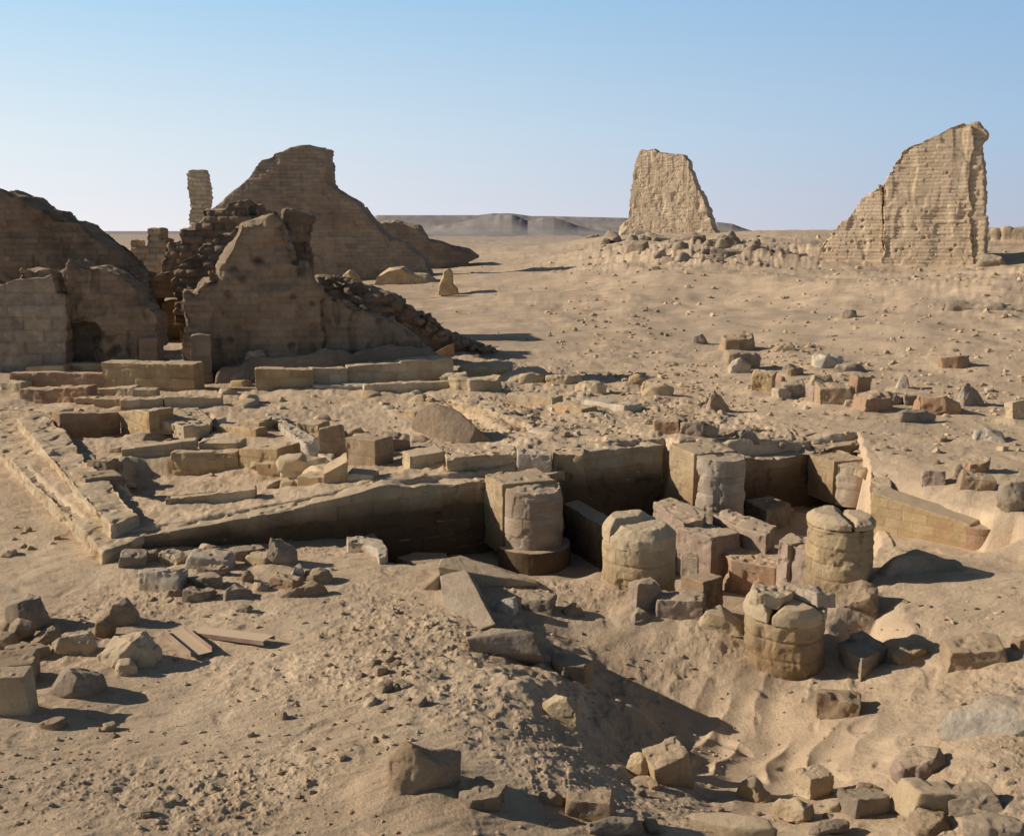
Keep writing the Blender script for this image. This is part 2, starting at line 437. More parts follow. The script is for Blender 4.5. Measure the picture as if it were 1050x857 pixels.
def sand_mat():
    s = NT('desert_sand')
    # large patches: pale sand, brown gravel crust
    n1 = s.noise(.11, 5, .6); n2 = s.noise(.9, 5, .65); n3 = s.noise(7, 5, .7); n5 = s.noise(60, 3, .7)
    a = s.mix(s.ramp(n1, [(.38, 0.0), (.62, 1.0)]), (.72, .55, .37), (.60, .455, .31))
    a = s.mix(s.ramp(n2, [(.42, 0.0), (.68, .85)]), a, (.50, .37, .245))
    n8 = s.noise(.32, 6, .7); a = s.mix(s.ramp(n8, [(.52, 0.0), (.64, .6)]), a, (.47, .365, .265))
    n9 = s.noise(.5, 4, .6, s.mapped((1, .6, 1))); a = s.mix(s.ramp(n9, [(.55, 0.0), (.7, .5)]), a, (.80, .62, .42))
    a = s.mix(s.ramp(n3, [(.50, 0.0), (.74, .5)]), a, (.46, .345, .235))
    vm = s.n('ShaderNodeVectorMath', operation='SCALE'); s.l(a, vm.inputs[0]); s.l(s.math('ADD', s.math('MULTIPLY', n5, .7), .66), vm.inputs['Scale'])
    a = vm.outputs[0]
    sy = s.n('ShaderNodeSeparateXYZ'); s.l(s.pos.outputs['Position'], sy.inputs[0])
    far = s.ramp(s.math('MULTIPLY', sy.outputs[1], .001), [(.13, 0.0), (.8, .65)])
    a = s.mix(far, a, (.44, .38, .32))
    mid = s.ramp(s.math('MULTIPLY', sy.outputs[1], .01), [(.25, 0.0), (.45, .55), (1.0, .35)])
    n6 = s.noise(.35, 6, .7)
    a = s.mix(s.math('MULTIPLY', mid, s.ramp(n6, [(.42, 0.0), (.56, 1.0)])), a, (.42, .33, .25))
    s.l(a, s.b.inputs['Base Color'])
    n7 = s.noise(30, 4, .75); dk = s.ramp(n7, [(.60, 0.0), (.68, .75)])
    a = s.mix(s.math('MULTIPLY', dk, s.ramp(n2, [(.35, 0.2), (.6, 1.0)])), a, (.25, .185, .13)); s.l(a, s.b.inputs['Base Color'])
    b1 = s.bump(s.noise(16, 7, .78), .8, .03)
    b2 = s.bump(n7, .6, .012, b1); b2 = s.bump(n5, .6, .006, b2)
    s.l(b2, s.b.inputs['Normal'])
    return s.m


M['sand'] = sand_mat()


def hill_mat():
    s = NT('distant_escarpment')
    n = s.noise(.02, 6, .65)
    sx = s.n('ShaderNodeSeparateXYZ'); s.l(s.pos.outputs['Normal'], sx.inputs[0])
    c = s.mix(s.ramp(n, [(.4, 0.0), (.65, 1.0)]), (.30, .275, .265), (.42, .375, .34))  # distance haze is put into these greyed base colours
    s.l(c, s.b.inputs['Base Color']); return s.m


M['hill'] = hill_mat()


# ------------------------------------------------------------------ mesh helpers
def np_mesh(name, V, Fc, mat, smooth=True, tone=None):
    me = bpy.data.meshes.new(name)
    V = np.asarray(V, np.float32); Fc = np.asarray(Fc, np.int32)
    me.vertices.add(len(V)); me.vertices.foreach_set('co', V.ravel())
    k = Fc.shape[1]
    me.loops.add(Fc.size); me.loops.foreach_set('vertex_index', Fc.ravel())
    me.polygons.add(len(Fc)); me.polygons.foreach_set('loop_start', np.arange(0, Fc.size, k, dtype=np.int32))
    me.polygons.foreach_set('loop_total', np.full(len(Fc), k, np.int32))
    me.update(calc_edges=True)
    me.polygons.foreach_set('use_smooth', np.full(len(Fc), smooth))
    at = me.attributes.new('tone', 'FLOAT', 'POINT')
    at.data.foreach_set('value', np.asarray(tone if tone is not None else np.full(len(V), .5), np.float32))
    me.materials.append(M[mat]); return me


def tag(o, label=None, cat=None, group=None, kind=None):
    if cat and not kind: kind = 'thing'
    if label: o['label'] = label
    if cat: o['category'] = cat
    if group: o['group'] = group
    if kind: o['kind'] = kind
    return o


def link(name, me, parent=None, loc=None):
    o = bpy.data.objects.new(name, me); COL.objects.link(o)
    if loc is not None: o.location = loc
    if parent is not None:
        o.parent = parent; o.matrix_parent_inverse = Matrix.Translation(-Vector(parent.location))
    return o


def empty(name, loc, label, cat, group=None):
    o = bpy.data.objects.new(name, None); COL.objects.link(o); o.location = loc; o.empty_display_size = .2
    return tag(o, label, cat, group)


class S:
    """a rough solid: union of simple closed volumes, then remeshed and weathered"""
    def __init__(s): s.bm = bmesh.new()

    def hull(s, pts):
        b = bmesh.new(); vs = [b.verts.new(p) for p in pts]
        r = bmesh.ops.convex_hull(b, input=vs)
        kill = [v for v in b.verts if not v.link_faces]
        for v in kill: b.verts.remove(v)
        bmesh.ops.recalc_face_normals(b, faces=b.faces)
        me = bpy.data.meshes.new('t'); b.to_mesh(me); b.free(); s.bm.from_mesh(me); bpy.data.meshes.remove(me); return s

    def prism(s, poly, zb, zt):
        """plan polygon [(x,y)], zt a number or one per vertex"""
        n = len(poly); zt = [zt] * n if isinstance(zt, (int, float)) else zt
        zb = [zb] * n if isinstance(zb, (int, float)) else zb
        b = bmesh.new()
        lo = [b.verts.new((p[0], p[1], zb[i])) for i, p in enumerate(poly)]; hi = [b.verts.new((p[0], p[1], zt[i])) for i, p in enumerate(poly)]
        b.faces.new(lo); b.faces.new(hi)
        for i in range(n): b.faces.new((lo[i], lo[(i + 1) % n], hi[(i + 1) % n], hi[i]))
        return s._take(b)

    def _take(s, b):
        bmesh.ops.triangulate(b, faces=b.faces[:]); bmesh.ops.recalc_face_normals(b, faces=b.faces)
        me = bpy.data.meshes.new('t'); b.to_mesh(me); b.free(); s.bm.from_mesh(me); bpy.data.meshes.remove(me); return s

    def face(s, o, ang, prof, d0, d1, batter=0.0, zref=0, twist=None):
        """profile [(c,z)] on the vertical plane (o, ang), from d0 to d1 metres behind it; batter leans both faces inward with height"""
        u = np.array([math.cos(R(ang)), math.sin(R(ang))]); nn = np.array([-u[1], u[0]])
        b = bmesh.new(); fr = []; bk = []
        for c, z in prof:
            k = batter * max(0, z - zref)
            p = o[:2] + u * c + nn * (d0 + k); q = o[:2] + u * c + nn * (d1 - k)
            fr.append(b.verts.new((p[0], p[1], z))); bk.append(b.verts.new((q[0], q[1], z)))
        n = len(prof); b.faces.new(fr); b.faces.new(bk)
        for i in range(n): b.faces.new((fr[i], fr[(i + 1) % n], bk[(i + 1) % n], bk[i]))
        return s._take(b)

    def cyl(s, c, r, z0, z1, n=40, r1=None, sx=1.0):
        r1 = r if r1 is None else r1
        b = bmesh.new()
        lo = [b.verts.new((c[0] + r * sx * math.cos(2 * PI * i / n), c[1] + r * math.sin(2 * PI * i / n), z0)) for i in range(n)]
        hi = [b.verts.new((c[0] + r1 * sx * math.cos(2 * PI * i / n), c[1] + r1 * math.sin(2 * PI * i / n), z1)) for i in range(n)]
        b.faces.new(lo); b.faces.new(hi)
        for i in range(n): b.faces.new((lo[i], lo[(i + 1) % n], hi[(i + 1) % n], hi[i]))
        return s._take(b)

    def build(s, name, mat, voxel, amp=.02, freq=2.0, octs=4, seed=None, parent=None, courses=None, loc=None, smooth_it=0, erode=None, tint=.18, chip=0.0, gully=0.0, holes=0):
        """courses = (direction angle, course height, block length, groove depth, block jitter)"""
        me = bpy.data.meshes.new(name); s.bm.to_mesh(me); s.bm.free()
        o = bpy.data.objects.new('tmp', me); COL.objects.link(o)
        md = o.modifiers.new('r', 'REMESH'); md.mode = 'VOXEL'; md.voxel_size = voxel; md.adaptivity = 0
        if smooth_it:
            ms = o.modifiers.new('s', 'SMOOTH'); ms.iterations = smooth_it; ms.factor = .5
        dg = bpy.context.evaluated_depsgraph_get(); ev = o.evaluated_get(dg); m2 = ev.to_mesh()
        nv = len(m2.vertices); V = np.empty(nv * 3, np.float32); m2.vertices.foreach_get('co', V); V = V.reshape(-1, 3).astype(float)
        N = np.empty(nv * 3, np.float32); m2.vertices.foreach_get('normal', N); N = N.reshape(-1, 3).astype(float)
        nf = len(m2.polygons); LT = np.empty(nf, np.int32); m2.polygons.foreach_get('loop_total', LT)
        LI = np.empty(int(LT.sum()), np.int32); m2.loops.foreach_get('vertex_index', LI)
        ev.to_mesh_clear(); bpy.data.objects.remove(o); bpy.data.meshes.remove(me)
        assert (LT == 4).all()
        Fc = LI.reshape(-1, 4)
        seed = random.randint(0, 9999) if seed is None else seed
        off = np.array([seed * 1.37 % 50, seed * .73 % 50, seed * .31 % 50])
        n = fbm3(V + off, freq, octs, seed)
        n2 = fbm3(V + off, freq * .35, 2, seed + 50)
        d = amp * (n + .6 * n2)
        tone = .5 + .22 * fbm3(V + off, freq * .8, 3, seed + 9)
        if chip:
            d -= chip * sstep(.12, .5, fbm3(V + off, freq * .8, 3, seed + 21)) + chip * .5 * sstep(.1, .35, fbm3(V - off, freq * 2.3, 2, seed + 23))
        if gully:
            ca_ = courses[0] if courses else 0
            ug = V[:, 0] * math.cos(R(ca_)) + V[:, 1] * math.sin(R(ca_)); hg = np.ptp(V[:, 2]) / 6
            gg = gnoise2(ug / hg * 1.6 + .25 * gnoise2(ug, V[:, 2] / hg, 5), V[:, 2] / hg * .35 + seed, seed % 31)
            d -= gully * sstep(.12, .5, gg) * (1 - sstep(.5, .8, np.abs(N[:, 2])))
            tone -= .12 * sstep(.12, .5, gg)
        if holes:
            ca_ = courses[0]; rh = random.Random(seed + 5)
            ug = V[:, 0] * math.cos(R(ca_)) + V[:, 1] * math.sin(R(ca_)); u0, u1 = ug.min(), ug.max(); z0_, z1_ = V[:, 2].min(), V[:, 2].max()
            for _ in range(holes):
                hu, hz, hr = rh.uniform(u0 + .3, u1 - .3), rh.uniform(z0_ + .6, z0_ + .75 * (z1_ - z0_)), rh.uniform(.07, .16)
                k_ = np.exp(-(((ug - hu) ** 2 + (V[:, 2] - hz) ** 2) / hr ** 2) ** 1.5); d -= 1.6 * hr * k_; tone -= .35 * k_
        if courses:
            ca, ch, bl, gd, bj = courses[:5]
            uu = V[:, 0] * math.cos(R(ca)) + V[:, 1] * math.sin(R(ca)); ww = -V[:, 0] * math.sin(R(ca)) + V[:, 1] * math.cos(R(ca))
            wob = .03 * ch * fbm3(V, .5 / ch * .2, 2, 3)
            zz = (V[:, 2] + wob) / ch; ci = np.floor(zz); fz = zz - ci
            # along the wall or across it, by the way the face looks
            nu = np.abs(N[:, 0] * math.cos(R(ca)) + N[:, 1] * math.sin(R(ca)))
            al = np.where(nu > .7, ww, uu) / bl + .5 * (ci % 2) + .25 * hash3(ci, ci * 0, 0, 5)
            bi = np.floor(al); fb = al - bi
            side = 1 - sstep(.55, .85, np.abs(N[:, 2]))
            gz = np.minimum(fz, 1 - fz) * ch; gb = np.minimum(fb, 1 - fb) * bl
            gw = max(voxel * .9, gd * .7)
            g = np.maximum(np.exp(-(gz / gw) ** 2), .75 * np.exp(-(gb / gw) ** 2))
            rnd = hash3(ci, bi, 3, seed % 97)
            wear = sstep(-.5, .45, fbm3(V + off, .35 / ch * .25, 2, 77))
            d += side * (-g * gd * (.35 + .65 * wear) + (rnd - .5) * bj * (.4 + .6 * wear))
            tone = tone + side * ((rnd - .5) * 2 * tint) - g * side * .18
        if erode: d = erode(V, N, d)
        V = V + N * d[:, None]
        if parent is None and loc is None:
            c = V.mean(0); c[2] = V[:, 2].min(); loc = c
        if loc is not None: V = V - np.array(loc)[None]
        else: V = V - np.array(parent.location)[None]
        m = np_mesh(name, V, Fc, mat, True, np.clip(tone, 0, 1))
        ob = bpy.data.objects.new(name, m); COL.objects.link(ob)
        if parent is not None: ob.parent = parent
        if loc is not None and parent is None: ob.location = loc
        return ob


def vox(y, k=1.15):      # about one picture pixel at distance y
    return k * y / F


# ------------------------------------------------------------------ ground sheet
def build_ground():
    an = np.concatenate([np.linspace(-75, -36, 60)[:-1], np.linspace(-36, 36, 1340), np.linspace(36, 75, 60)[1:]])
    b = [2.5]
    while b[-1] < 4000:
        y = b[-1]
        step = y * y / (CH * F) * 1.15
        step = min(max(step, .008), y * .03, 40) if y < 400 else y * .03
        b.append(y + step)
    ys = np.array(b)
    A, Y = np.meshgrid(np.tan(np.radians(an)), ys)
    X = A * Y
    h = H(X.ravel(), Y.ravel()) + drifts(X.ravel(), Y.ravel())
    V = np.stack([X.ravel(), Y.ravel(), h], 1)
    ny, nx = X.shape
    i = np.arange((ny - 1) * (nx - 1)); r, c = i // (nx - 1), i % (nx - 1)
    a = r * nx + c
    Fc = np.stack([a, a + 1, a + nx + 1, a + nx], 1)
    # the sheet carries on behind the viewer
    k0 = len(V); xs = np.linspace(X[0, 0], X[0, -1], nx)
    back = np.stack([X[0] * 40, np.full(nx, -120.0), np.full(nx, .6)], 1)
    V = np.concatenate([V, back]); j = np.arange(nx - 1)
    Fc = np.concatenate([Fc, np.stack([k0 + j, k0 + j + 1, j + 1, j], 1)])
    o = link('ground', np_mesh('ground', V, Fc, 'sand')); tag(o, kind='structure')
    print('ground', len(V))




def build_hills():
    # low flat-topped escarpment on the horizon: (bearing pixel, height above eye line in px)
    def ridge(dist, prof, name, seed, depth):
        pxs = np.linspace(prof[0][0], prof[-1][0], int((prof[-1][0] - prof[0][0]) * 1.3))
        top = np.interp(pxs, [p[0] for p in prof], [p[1] for p in prof])
        nv = 26; V = []
        for j in range(nv):
            f = j / (nv - 1)
            yy = dist + depth * f
            x = (pxs - CX) / 1067 * yy
            hh = (HZ - top) / 1067 * dist + CH
            prof_f = np.interp(f, [0, .25, .55, .72, 1], [0, .12, .55, 1, 1])
            gul = .4 * np.abs(gnoise2(x / 55 + seed, x * 0 + f * 1.3, seed)) + .25 * np.abs(gnoise2(x / 20, x * 0 + f * 2, seed + 1))
            z = hh * prof_f * (1 - .75 * gul * (prof_f < .98) * np.sin(PI * min(1, f / .8)))
            V.append(np.stack([x, yy + 0 * x - 26 * gul, z], 1))
        V = np.concatenate(V); n = len(pxs)
        i = np.arange((nv - 1) * (n - 1)); r, c = i // (n - 1), i % (n - 1); a = r * n + c
        o = link(name, np_mesh(name, V, np.stack([a, a + 1, a + n + 1, a + n], 1), 'hill')); tag(o, kind='structure')
    ridge(1500, [(372, 236), (380, 222), (387, 219), (450, 219), (490, 219), (505, 217), (525, 217), (545, 220), (560, 220), (600, 221), (640, 222), (668, 226), (690, 233), (720, 237)], 'hills', 3, 260)
    ridge(1250, [(395, 238), (420, 235), (450, 231), (470, 228), (485, 224), (498, 222), (512, 219), (525, 219), (534, 222), (541, 226), (548, 224), (556, 222), (568, 222), (580, 226), (592, 231), (604, 234), (625, 238)], 'hills', 8, 160)
    ridge(1300, [(700, 238), (715, 231), (735, 227), (750, 229), (765, 235), (775, 238)], 'hills', 12, 160)
    ridge(2200, [(80, 238), (98, 237), (150, 237), (180, 237), (215, 238)], 'hills', 15, 300)
    ridge(900, [(1000, 238), (1013, 234), (1040, 233), (1060, 234), (1120, 236), (1160, 238)], 'hills', 18, 160)


build_hills()


# ------------------------------------------------------------------ silhouettes drawn on vertical planes
def prof(o, ang, pts, step=0, amp=0, quant=0, seed=1):
    p = [on_plane(a, b, o, ang) for a, b in pts]
    if not step: return p
    rs = random.Random(seed); zmin = min(q[1] for q in p); out = []
    for i in range(len(p)):
        a = p[i]; b = p[(i + 1) % len(p)]; L = math.hypot(b[0] - a[0], b[1] - a[1]); n = max(1, int(L / step))
        for k in range(n):
            f = k / n; c, z = a[0] + (b[0] - a[0]) * f, a[1] + (b[1] - a[1]) * f
            if min(a[1], b[1]) > zmin + .3 or (k > 0 and z > zmin + .5):
                dc, dz = rs.gauss(0, amp), rs.gauss(0, amp)
                if quant and abs(b[0] - a[0]) > .2 * L:
                    zq = math.floor((z + dz) / quant) * quant
                    if out and abs(out[-1][1] - zq) > .01: out.append((c + dc * .3, out[-1][1]))
                    out.append((c + dc * .3, zq)); continue
                c += dc; z += dz
            out.append((c, z))
    return out


# --- right gate tower
ot = P(834, 279, 1.3); AT = -26.0
T = empty('mudbrick_tower', (*P(960, 279, 1.5), 1.2), 'tallest sunlit mudbrick tower with sloping top, standing at right on the skyline', 'tower')
mn = [(903, 300), (903, 266), (905, 225), (907, 190), (912, 176), (917, 164), (930, 149), (943, 143), (957, 137), (975, 131), (990, 126), (996, 127), (998, 150), (996, 200), (997, 240), (1000, 300)]
S().face(ot, AT, prof(ot, AT, mn, .7, .10, 0, 3), 0, 5.5, .03, 1).build('tower_wall', 'mud', .075, .07, .3, 4, 11, T, courses=(AT, .30, 1.3, .07, .09), tint=.2, chip=.22, gully=.10, holes=14)
en = [(988, 300), (989, 128), (994, 126), (1003, 127), (1009, 137), (1007, 150), (1012, 172), (1007, 190), (1012, 215), (1010, 260), (1014, 300)]
S().face(ot, AT, prof(ot, AT, en, 1.0, .14, 0, 5), .35, 5.2, .03, 1).build('broken_end', 'mud', .10, .28, .4, 4, 12, T, courses=(AT, .40, 2, .07, .16), tint=.12, chip=.2)
bu = [(832, 300), (833, 264), (840, 252), (846, 245), (860, 230), (873, 215), (885, 202), (896, 190), (903, 186), (905, 200), (905, 300)]
S().face(ot, AT, prof(ot, AT, bu, .7, .12, 0, 4), .5, 5.5, .03, 1).build('buttress', 'mud', .075, .07, .3, 4, 13, T, courses=(AT, .30, 1.3, .07, .09), tint=.2, chip=.22, gully=.10, holes=14)
sc = [(828, 300), (832, 272), (870, 276), (905, 272), (940, 278), (1000, 272), (1040, 278), (1050, 300)]
S().face(ot, AT, prof(ot, AT, sc), -2.2, 1, .0, 1).build('fallen_skirt', 'mud', .14, .5, .35, 4, 14, T)

# --- middle gate tower
om = P(640, 243, 3.3); AM = -24.0
mt = [(641, 255), (642, 233), (645, 205), (648, 180), (649, 171), (653, 160), (655, 154), (668, 154), (680, 156), (688, 157), (700, 158), (705, 166), (708, 176), (713, 190), (720, 201), (724, 214), (728, 226), (734, 241), (736, 255)]
S_ = S().face(om, AM, prof(om, AM, mt, .8, .18, 0, 6), 0, 6.5, .03, 3)
o = S_.build('mudbrick_tower', 'mud', .10, .10, .3, 4, 21, courses=(AM, .38, 1.6, .09, .12), tint=.2, chip=.25, gully=.14, holes=12)
tag(o, 'free standing mudbrick tower with flat top and sloping right side on a distant rubble mound', 'tower')

# --- great dark wall at the left
ol = P(240, 283, .6); AL = 0.0
bw = [(214, 290), (214, 216), (222, 210), (231, 203), (240, 194), (248, 186), (258, 176), (268, 167), (280, 159), (290, 154), (299, 151), (316, 148), (329, 149), (334, 153), (335, 165), (337, 189), (345, 193), (353, 199), (364, 207), (373, 216), (387, 237), (400, 243), (414, 248), (424, 256), (436, 266), (444, 290)]
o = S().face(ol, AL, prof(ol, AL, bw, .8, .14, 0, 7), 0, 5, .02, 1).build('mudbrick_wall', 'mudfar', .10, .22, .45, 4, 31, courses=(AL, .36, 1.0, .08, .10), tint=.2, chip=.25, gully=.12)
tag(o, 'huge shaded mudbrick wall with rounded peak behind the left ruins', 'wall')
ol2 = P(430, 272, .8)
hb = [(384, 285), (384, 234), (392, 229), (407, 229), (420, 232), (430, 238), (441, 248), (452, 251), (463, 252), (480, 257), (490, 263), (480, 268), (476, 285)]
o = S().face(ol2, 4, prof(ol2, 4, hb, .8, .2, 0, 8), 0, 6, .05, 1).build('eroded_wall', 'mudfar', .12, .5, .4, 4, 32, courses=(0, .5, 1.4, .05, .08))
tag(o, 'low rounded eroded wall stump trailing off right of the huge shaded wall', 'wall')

# --- lone brick pillar
opl = P(202, 300, .3)
pl = [(198, 300), (197, 238), (192, 225), (195, 213), (192, 195), (191, 178), (194, 174), (207, 174), (210, 178), (212, 190), (213, 208), (211, 222), (208, 240), (209, 300)]
o = S().face(opl, 0, prof(opl, 0, pl), 0, 1.3).build('brick_pillar', 'mud', .06, .10, 1.2, 3, 41, courses=(0, .32, .9, .09, .12), smooth_it=3)
tag(o, 'slender leaning brick pillar rising above the left ruins', 'pillar')

# --- mud stumps on the sand
for k, (x0, y0, x1, y1, lab) in enumerate(((449, 276, 467, 299, 'small upright mud stump with flared foot standing on the sand'), )):
    q = P((x0 + x1) / 2, y1, .25)
    pts = [(x0, y1 + 4), (x0 + 1, y1 - 6), (x0 + 5, y0 + 8), (x0 + 6, y0 + 2), (x0 + 11, y0), (x1 - 4, y0 + 5), (x1 - 4, y1 - 8), (x1 + 2, y1 - 2), (x1 + 3, y1 + 4)]
    o = S().face(q, 0, prof(q, 0, pts), 0, 1.6).build('mud_stump', 'yellow', .07, .14, .9, 4, 50 + k, smooth_it=3); tag(o, lab, 'stump')
for k, (pts, lab) in enumerate((([(382, 292), (386, 283), (398, 276), (410, 274), (424, 279), (436, 283), (446, 290), (446, 296)], 'long low yellowish mud lump left of the upright mud stump'),
                                 ([(350, 290), (352, 282), (358, 278), (364, 284), (368, 292)], 'small yellowish mud hump beside the foot of the rubble slope'))):
    q = P(pts[0][0], 291, .3)
    o = S().face(q, 0, prof(q, 0, pts + [(pts[-1][0], 300), (pts[0][0], 300)]), 0, 3.0).build('mud_lump', 'yellow', .08, .3, .6, 4, 60 + k, smooth_it=4); tag(o, lab, 'mud lump')

# --- distant ruin with doorways, far right
oq = G(1020, 253)[:2]
o = S()
for x0, x1, yt in ((1009, 1013, 234), (1017, 1024, 235), (1028, 1036, 234), (1039, 1052, 236), (1058, 1075, 236)):
    o.face(oq, -22, prof(oq, -22, [(x0, 256), (x0, yt), (x1, yt), (x1, 256)]), 0, 3)
o.face(oq, -22, prof(oq, -22, [(1009, 239), (1009, 233), (1030, 236), (1050, 234), (1075, 238), (1075, 239)]), 0.2, 3)
o.face(oq, -22, prof(oq, -22, [(1009, 256), (1009, 248), (1075, 248), (1075, 256)]), -.5, 3)
o.face(oq, -22, prof(oq, -22, [(1009, 256), (1009, 238), (1075, 238), (1075, 256)]), 2.2, 3)
ob = o.build('distant_ruin', 'mud', .16, .3, .4, 3, 70); tag(ob, 'low pale ruin with dark doorways, far off behind the right tower', 'ruin')

# ------------------------------------------------------------------ left building group
# lower plastered house front
oh = P(0, 378, .3); AH = 5.0
HT = empty('ruined_house', (*P(80, 376, .3), .2), 'ruined house at the left edge, plastered front under a dark crumbling brick gable', 'ruin')
s = S()
s.face(oh, AH, prof(oh, AH, [(-60, 385), (-60, 288), (0, 292), (15, 284), (40, 280), (62, 276), (71, 277), (71, 385)], .3, .12, 0, 10), 0, 1.6)
s.face(oh, AH, prof(oh, AH, [(97, 385), (97, 331), (84, 330), (71, 333), (71, 385), (69, 385), (69, 273), (85, 273), (100, 275), (118, 281), (135, 291), (150, 306), (158, 328), (163, 346), (164, 385)], .3, .12, 0, 9), 0, 1.6)
s.face(oh, AH, prof(oh, AH, [(69, 385), (69, 310), (100, 310), (100, 385)]), .7, 1.6)
s.build('plaster_wall', 'plaster', .036, .16, .8, 5, 81, HT, courses=(AH, .21, .40, .032, .05), tint=.22, chip=.18, gully=.12, holes=12)
s = S()
s.face(oh, AH, prof(oh, AH, [(-60, 385), (-60, 300), (-20, 296), (2, 318), (6, 292), (20, 286), (58, 281), (62, 300), (70, 302), (70, 385)], .3, .05, 0, 11), -.35, .3)
s.build('stone_facing', 'grey', .036, .07, 1.3, 4, 82, HT, courses=(AH, .40, .9, .03, .05))
s = S().face(oh, AH, prof(oh, AH, [(146, 385), (146, 346), (165, 345), (166, 385)]), -.45, .4)
s.build('stone_jamb', 'plaster', .036, .04, 1.5, 3, 83, HT, courses=(AH, .45, .9, .02, .03))
og = P(0, 366, .3)
bk = [(-70, 340), (-70, 200), (-20, 196), (0, 195), (13, 197), (20, 202), (28, 208), (37, 212), (47, 216), (56, 221), (63, 228), (73, 229), (80, 231), (88, 238), (102, 248), (112, 254), (120, 260), (130, 266), (138, 285), (146, 310), (150, 340)]
S().face(og, AH, prof(og, AH, bk, .25, .07, 0, 12), 0, 2.2).build('brick_gable', 'brick', .042, .09, 1.2, 3, 84, HT, courses=(AH, .205, .40, .055, .13), tint=.35, chip=.12)

# passage with the ruins behind it
op = P(160, 352, .3)
PT = empty('ruined_back_rooms', (*op, .2), 'broken dark brick rooms seen through the gap between the left house and the pointed gable', 'ruin')
S().face(op, 0, prof(op, 0, [(128, 360), (129, 268), (140, 280), (152, 283), (168, 279), (184, 275), (204, 262), (204, 360), (184, 360), (184, 305), (155, 305), (155, 360)]), 0, 1.6).build(
    'brick_wall', 'brick', .045, .12, 1.1, 3, 85, PT, courses=(0, .28, .55, .09, .17), tint=.3)
S().face(op, 0, prof(op, 0, [(154, 360), (154, 312), (165, 309), (177, 312), (178, 360)]), 1.2, 2).build('sunlit_block', 'yellow', .045, .12, 1.0, 3, 86, PT, courses=(0, .4, .8, .04, .05))
op2 = P(150, 340, .3)
S().face(op2, 0, prof(op2, 0, [(131, 300), (131, 264), (134, 248), (140, 245), (148, 246), (150, 234), (153, 229), (162, 229), (165, 240), (171, 245), (171, 300)], .3, .1, .27, 16), 0, 1.2).build(
    'stub_wall', 'mud', .045, .10, 1.3, 3, 87, PT, courses=(0, .27, .5, .06, .12), tint=.25)
S().face(op2, 0, prof(op2, 0, [(165, 300), (168, 258), (176, 246), (190, 240), (198, 237), (202, 222), (208, 213), (214, 207), (224, 206), (240, 207), (255, 211), (265, 213), (276, 223), (276, 300)], .3, .14, .3, 17), -.4, 2.6).build(
    'rubble_mass', 'brick', .048, .22, 1.2, 3, 88, PT, courses=(0, .3, .5, .10, .2), tint=.35)
S().face(op, 0, prof(op, 0, [(186, 330), (186, 294), (190, 275), (198, 262), (206, 255), (222, 247), (238, 237), (262, 230), (268, 236), (262, 250), (235, 262), (218, 290), (204, 330)], .3, .1, 0, 18), -1.0, .3).build(
    'broken_arch', 'brick', .042, .10, 1.6, 3, 89, PT, courses=(25, .3, .42, .12, .16), tint=.35)

# pointed gable with its sloping wing
ogb = P(187, 388, .3); AG = 12.0
GT = empty('gabled_ruin', (*P(260, 380, .3), .2), 'tall shaded plastered wall rising to a blunt point, with a rubble topped wing sloping right', 'ruin')
gp = [(186, 395), (187, 299), (195, 296), (203, 292), (210, 286), (217, 278), (222, 268), (233, 250), (247, 238), (256, 231), (264, 226), (281, 223), (291, 228), (294, 242), (296, 258), (304, 270), (311, 276), (321, 290), (330, 297), (333, 395)]
S().face(ogb, AG, prof(ogb, AG, gp, .35, .10, 0, 13), 0, 1.9).build('plaster_wall', 'plaster', .036, .20, .7, 5, 91, GT, courses=(AG, .21, .40, .034, .05), tint=.22, chip=.18, gully=.12, holes=14)
S().face(ogb, AG, prof(ogb, AG, [(196, 395), (196, 343), (205, 341), (218, 343), (219, 395)]), -.5, .2).build('stone_jamb', 'plaster', .036, .04, 1.5, 3, 92, GT, courses=(AG, .5, .9, .03, .03))
S().face(ogb, AG, prof(ogb, AG, [(288, 330), (288, 220), (292, 216), (305, 217), (318, 217), (321, 224), (320, 262), (323, 285), (325, 330)], .3, .08, 0, 19), 1.4, 2.6).build(
    'brick_corner_pillar', 'brick', .045, .08, 1.5, 3, 93, GT, courses=(AG, .29, .5, .10, .16), tint=.35)
wg = [(327, 395), (327, 297), (342, 303), (360, 310), (387, 322), (405, 332), (420, 341), (434, 352), (446, 366), (446, 395)]
S().face(ogb, AG, prof(ogb, AG, wg, .35, .06, 0, 14), .25, 1.1).build('sloping_wing', 'plaster', .042, .12, .8, 4, 94, GT, courses=(AG, .24, .45, .03, .04), tint=.2, chip=.16, gully=.12)
S().face(ogb, AG, prof(ogb, AG, [(222, 395), (226, 374), (245, 368), (270, 362), (300, 366), (330, 360), (360, 362), (400, 356), (440, 358), (452, 366), (452, 392)], .3, .06, 0, 20), -.9, .6, .8, .3).build('talus', 'plaster', .04, .12, 1.2, 4, 96, GT)
# dark dump of broken brick behind the wing
hp = [(318, 392), (324, 285), (345, 287), (362, 291), (385, 300), (404, 306), (420, 316), (438, 326), (452, 336), (468, 346), (484, 353), (505, 360), (505, 392)]
ohp = P(300, 366, .2)
S().face(ohp, AG, prof(ohp, AG, hp), 0, 4.5, .28, .2).build('rubble_slope', 'brick', .075, .35, .8, 4, 95, GT, courses=(AG, .3, .45, .12, .30), tint=.35, chip=.3)

SLOPE = (ohp, AG, hp)
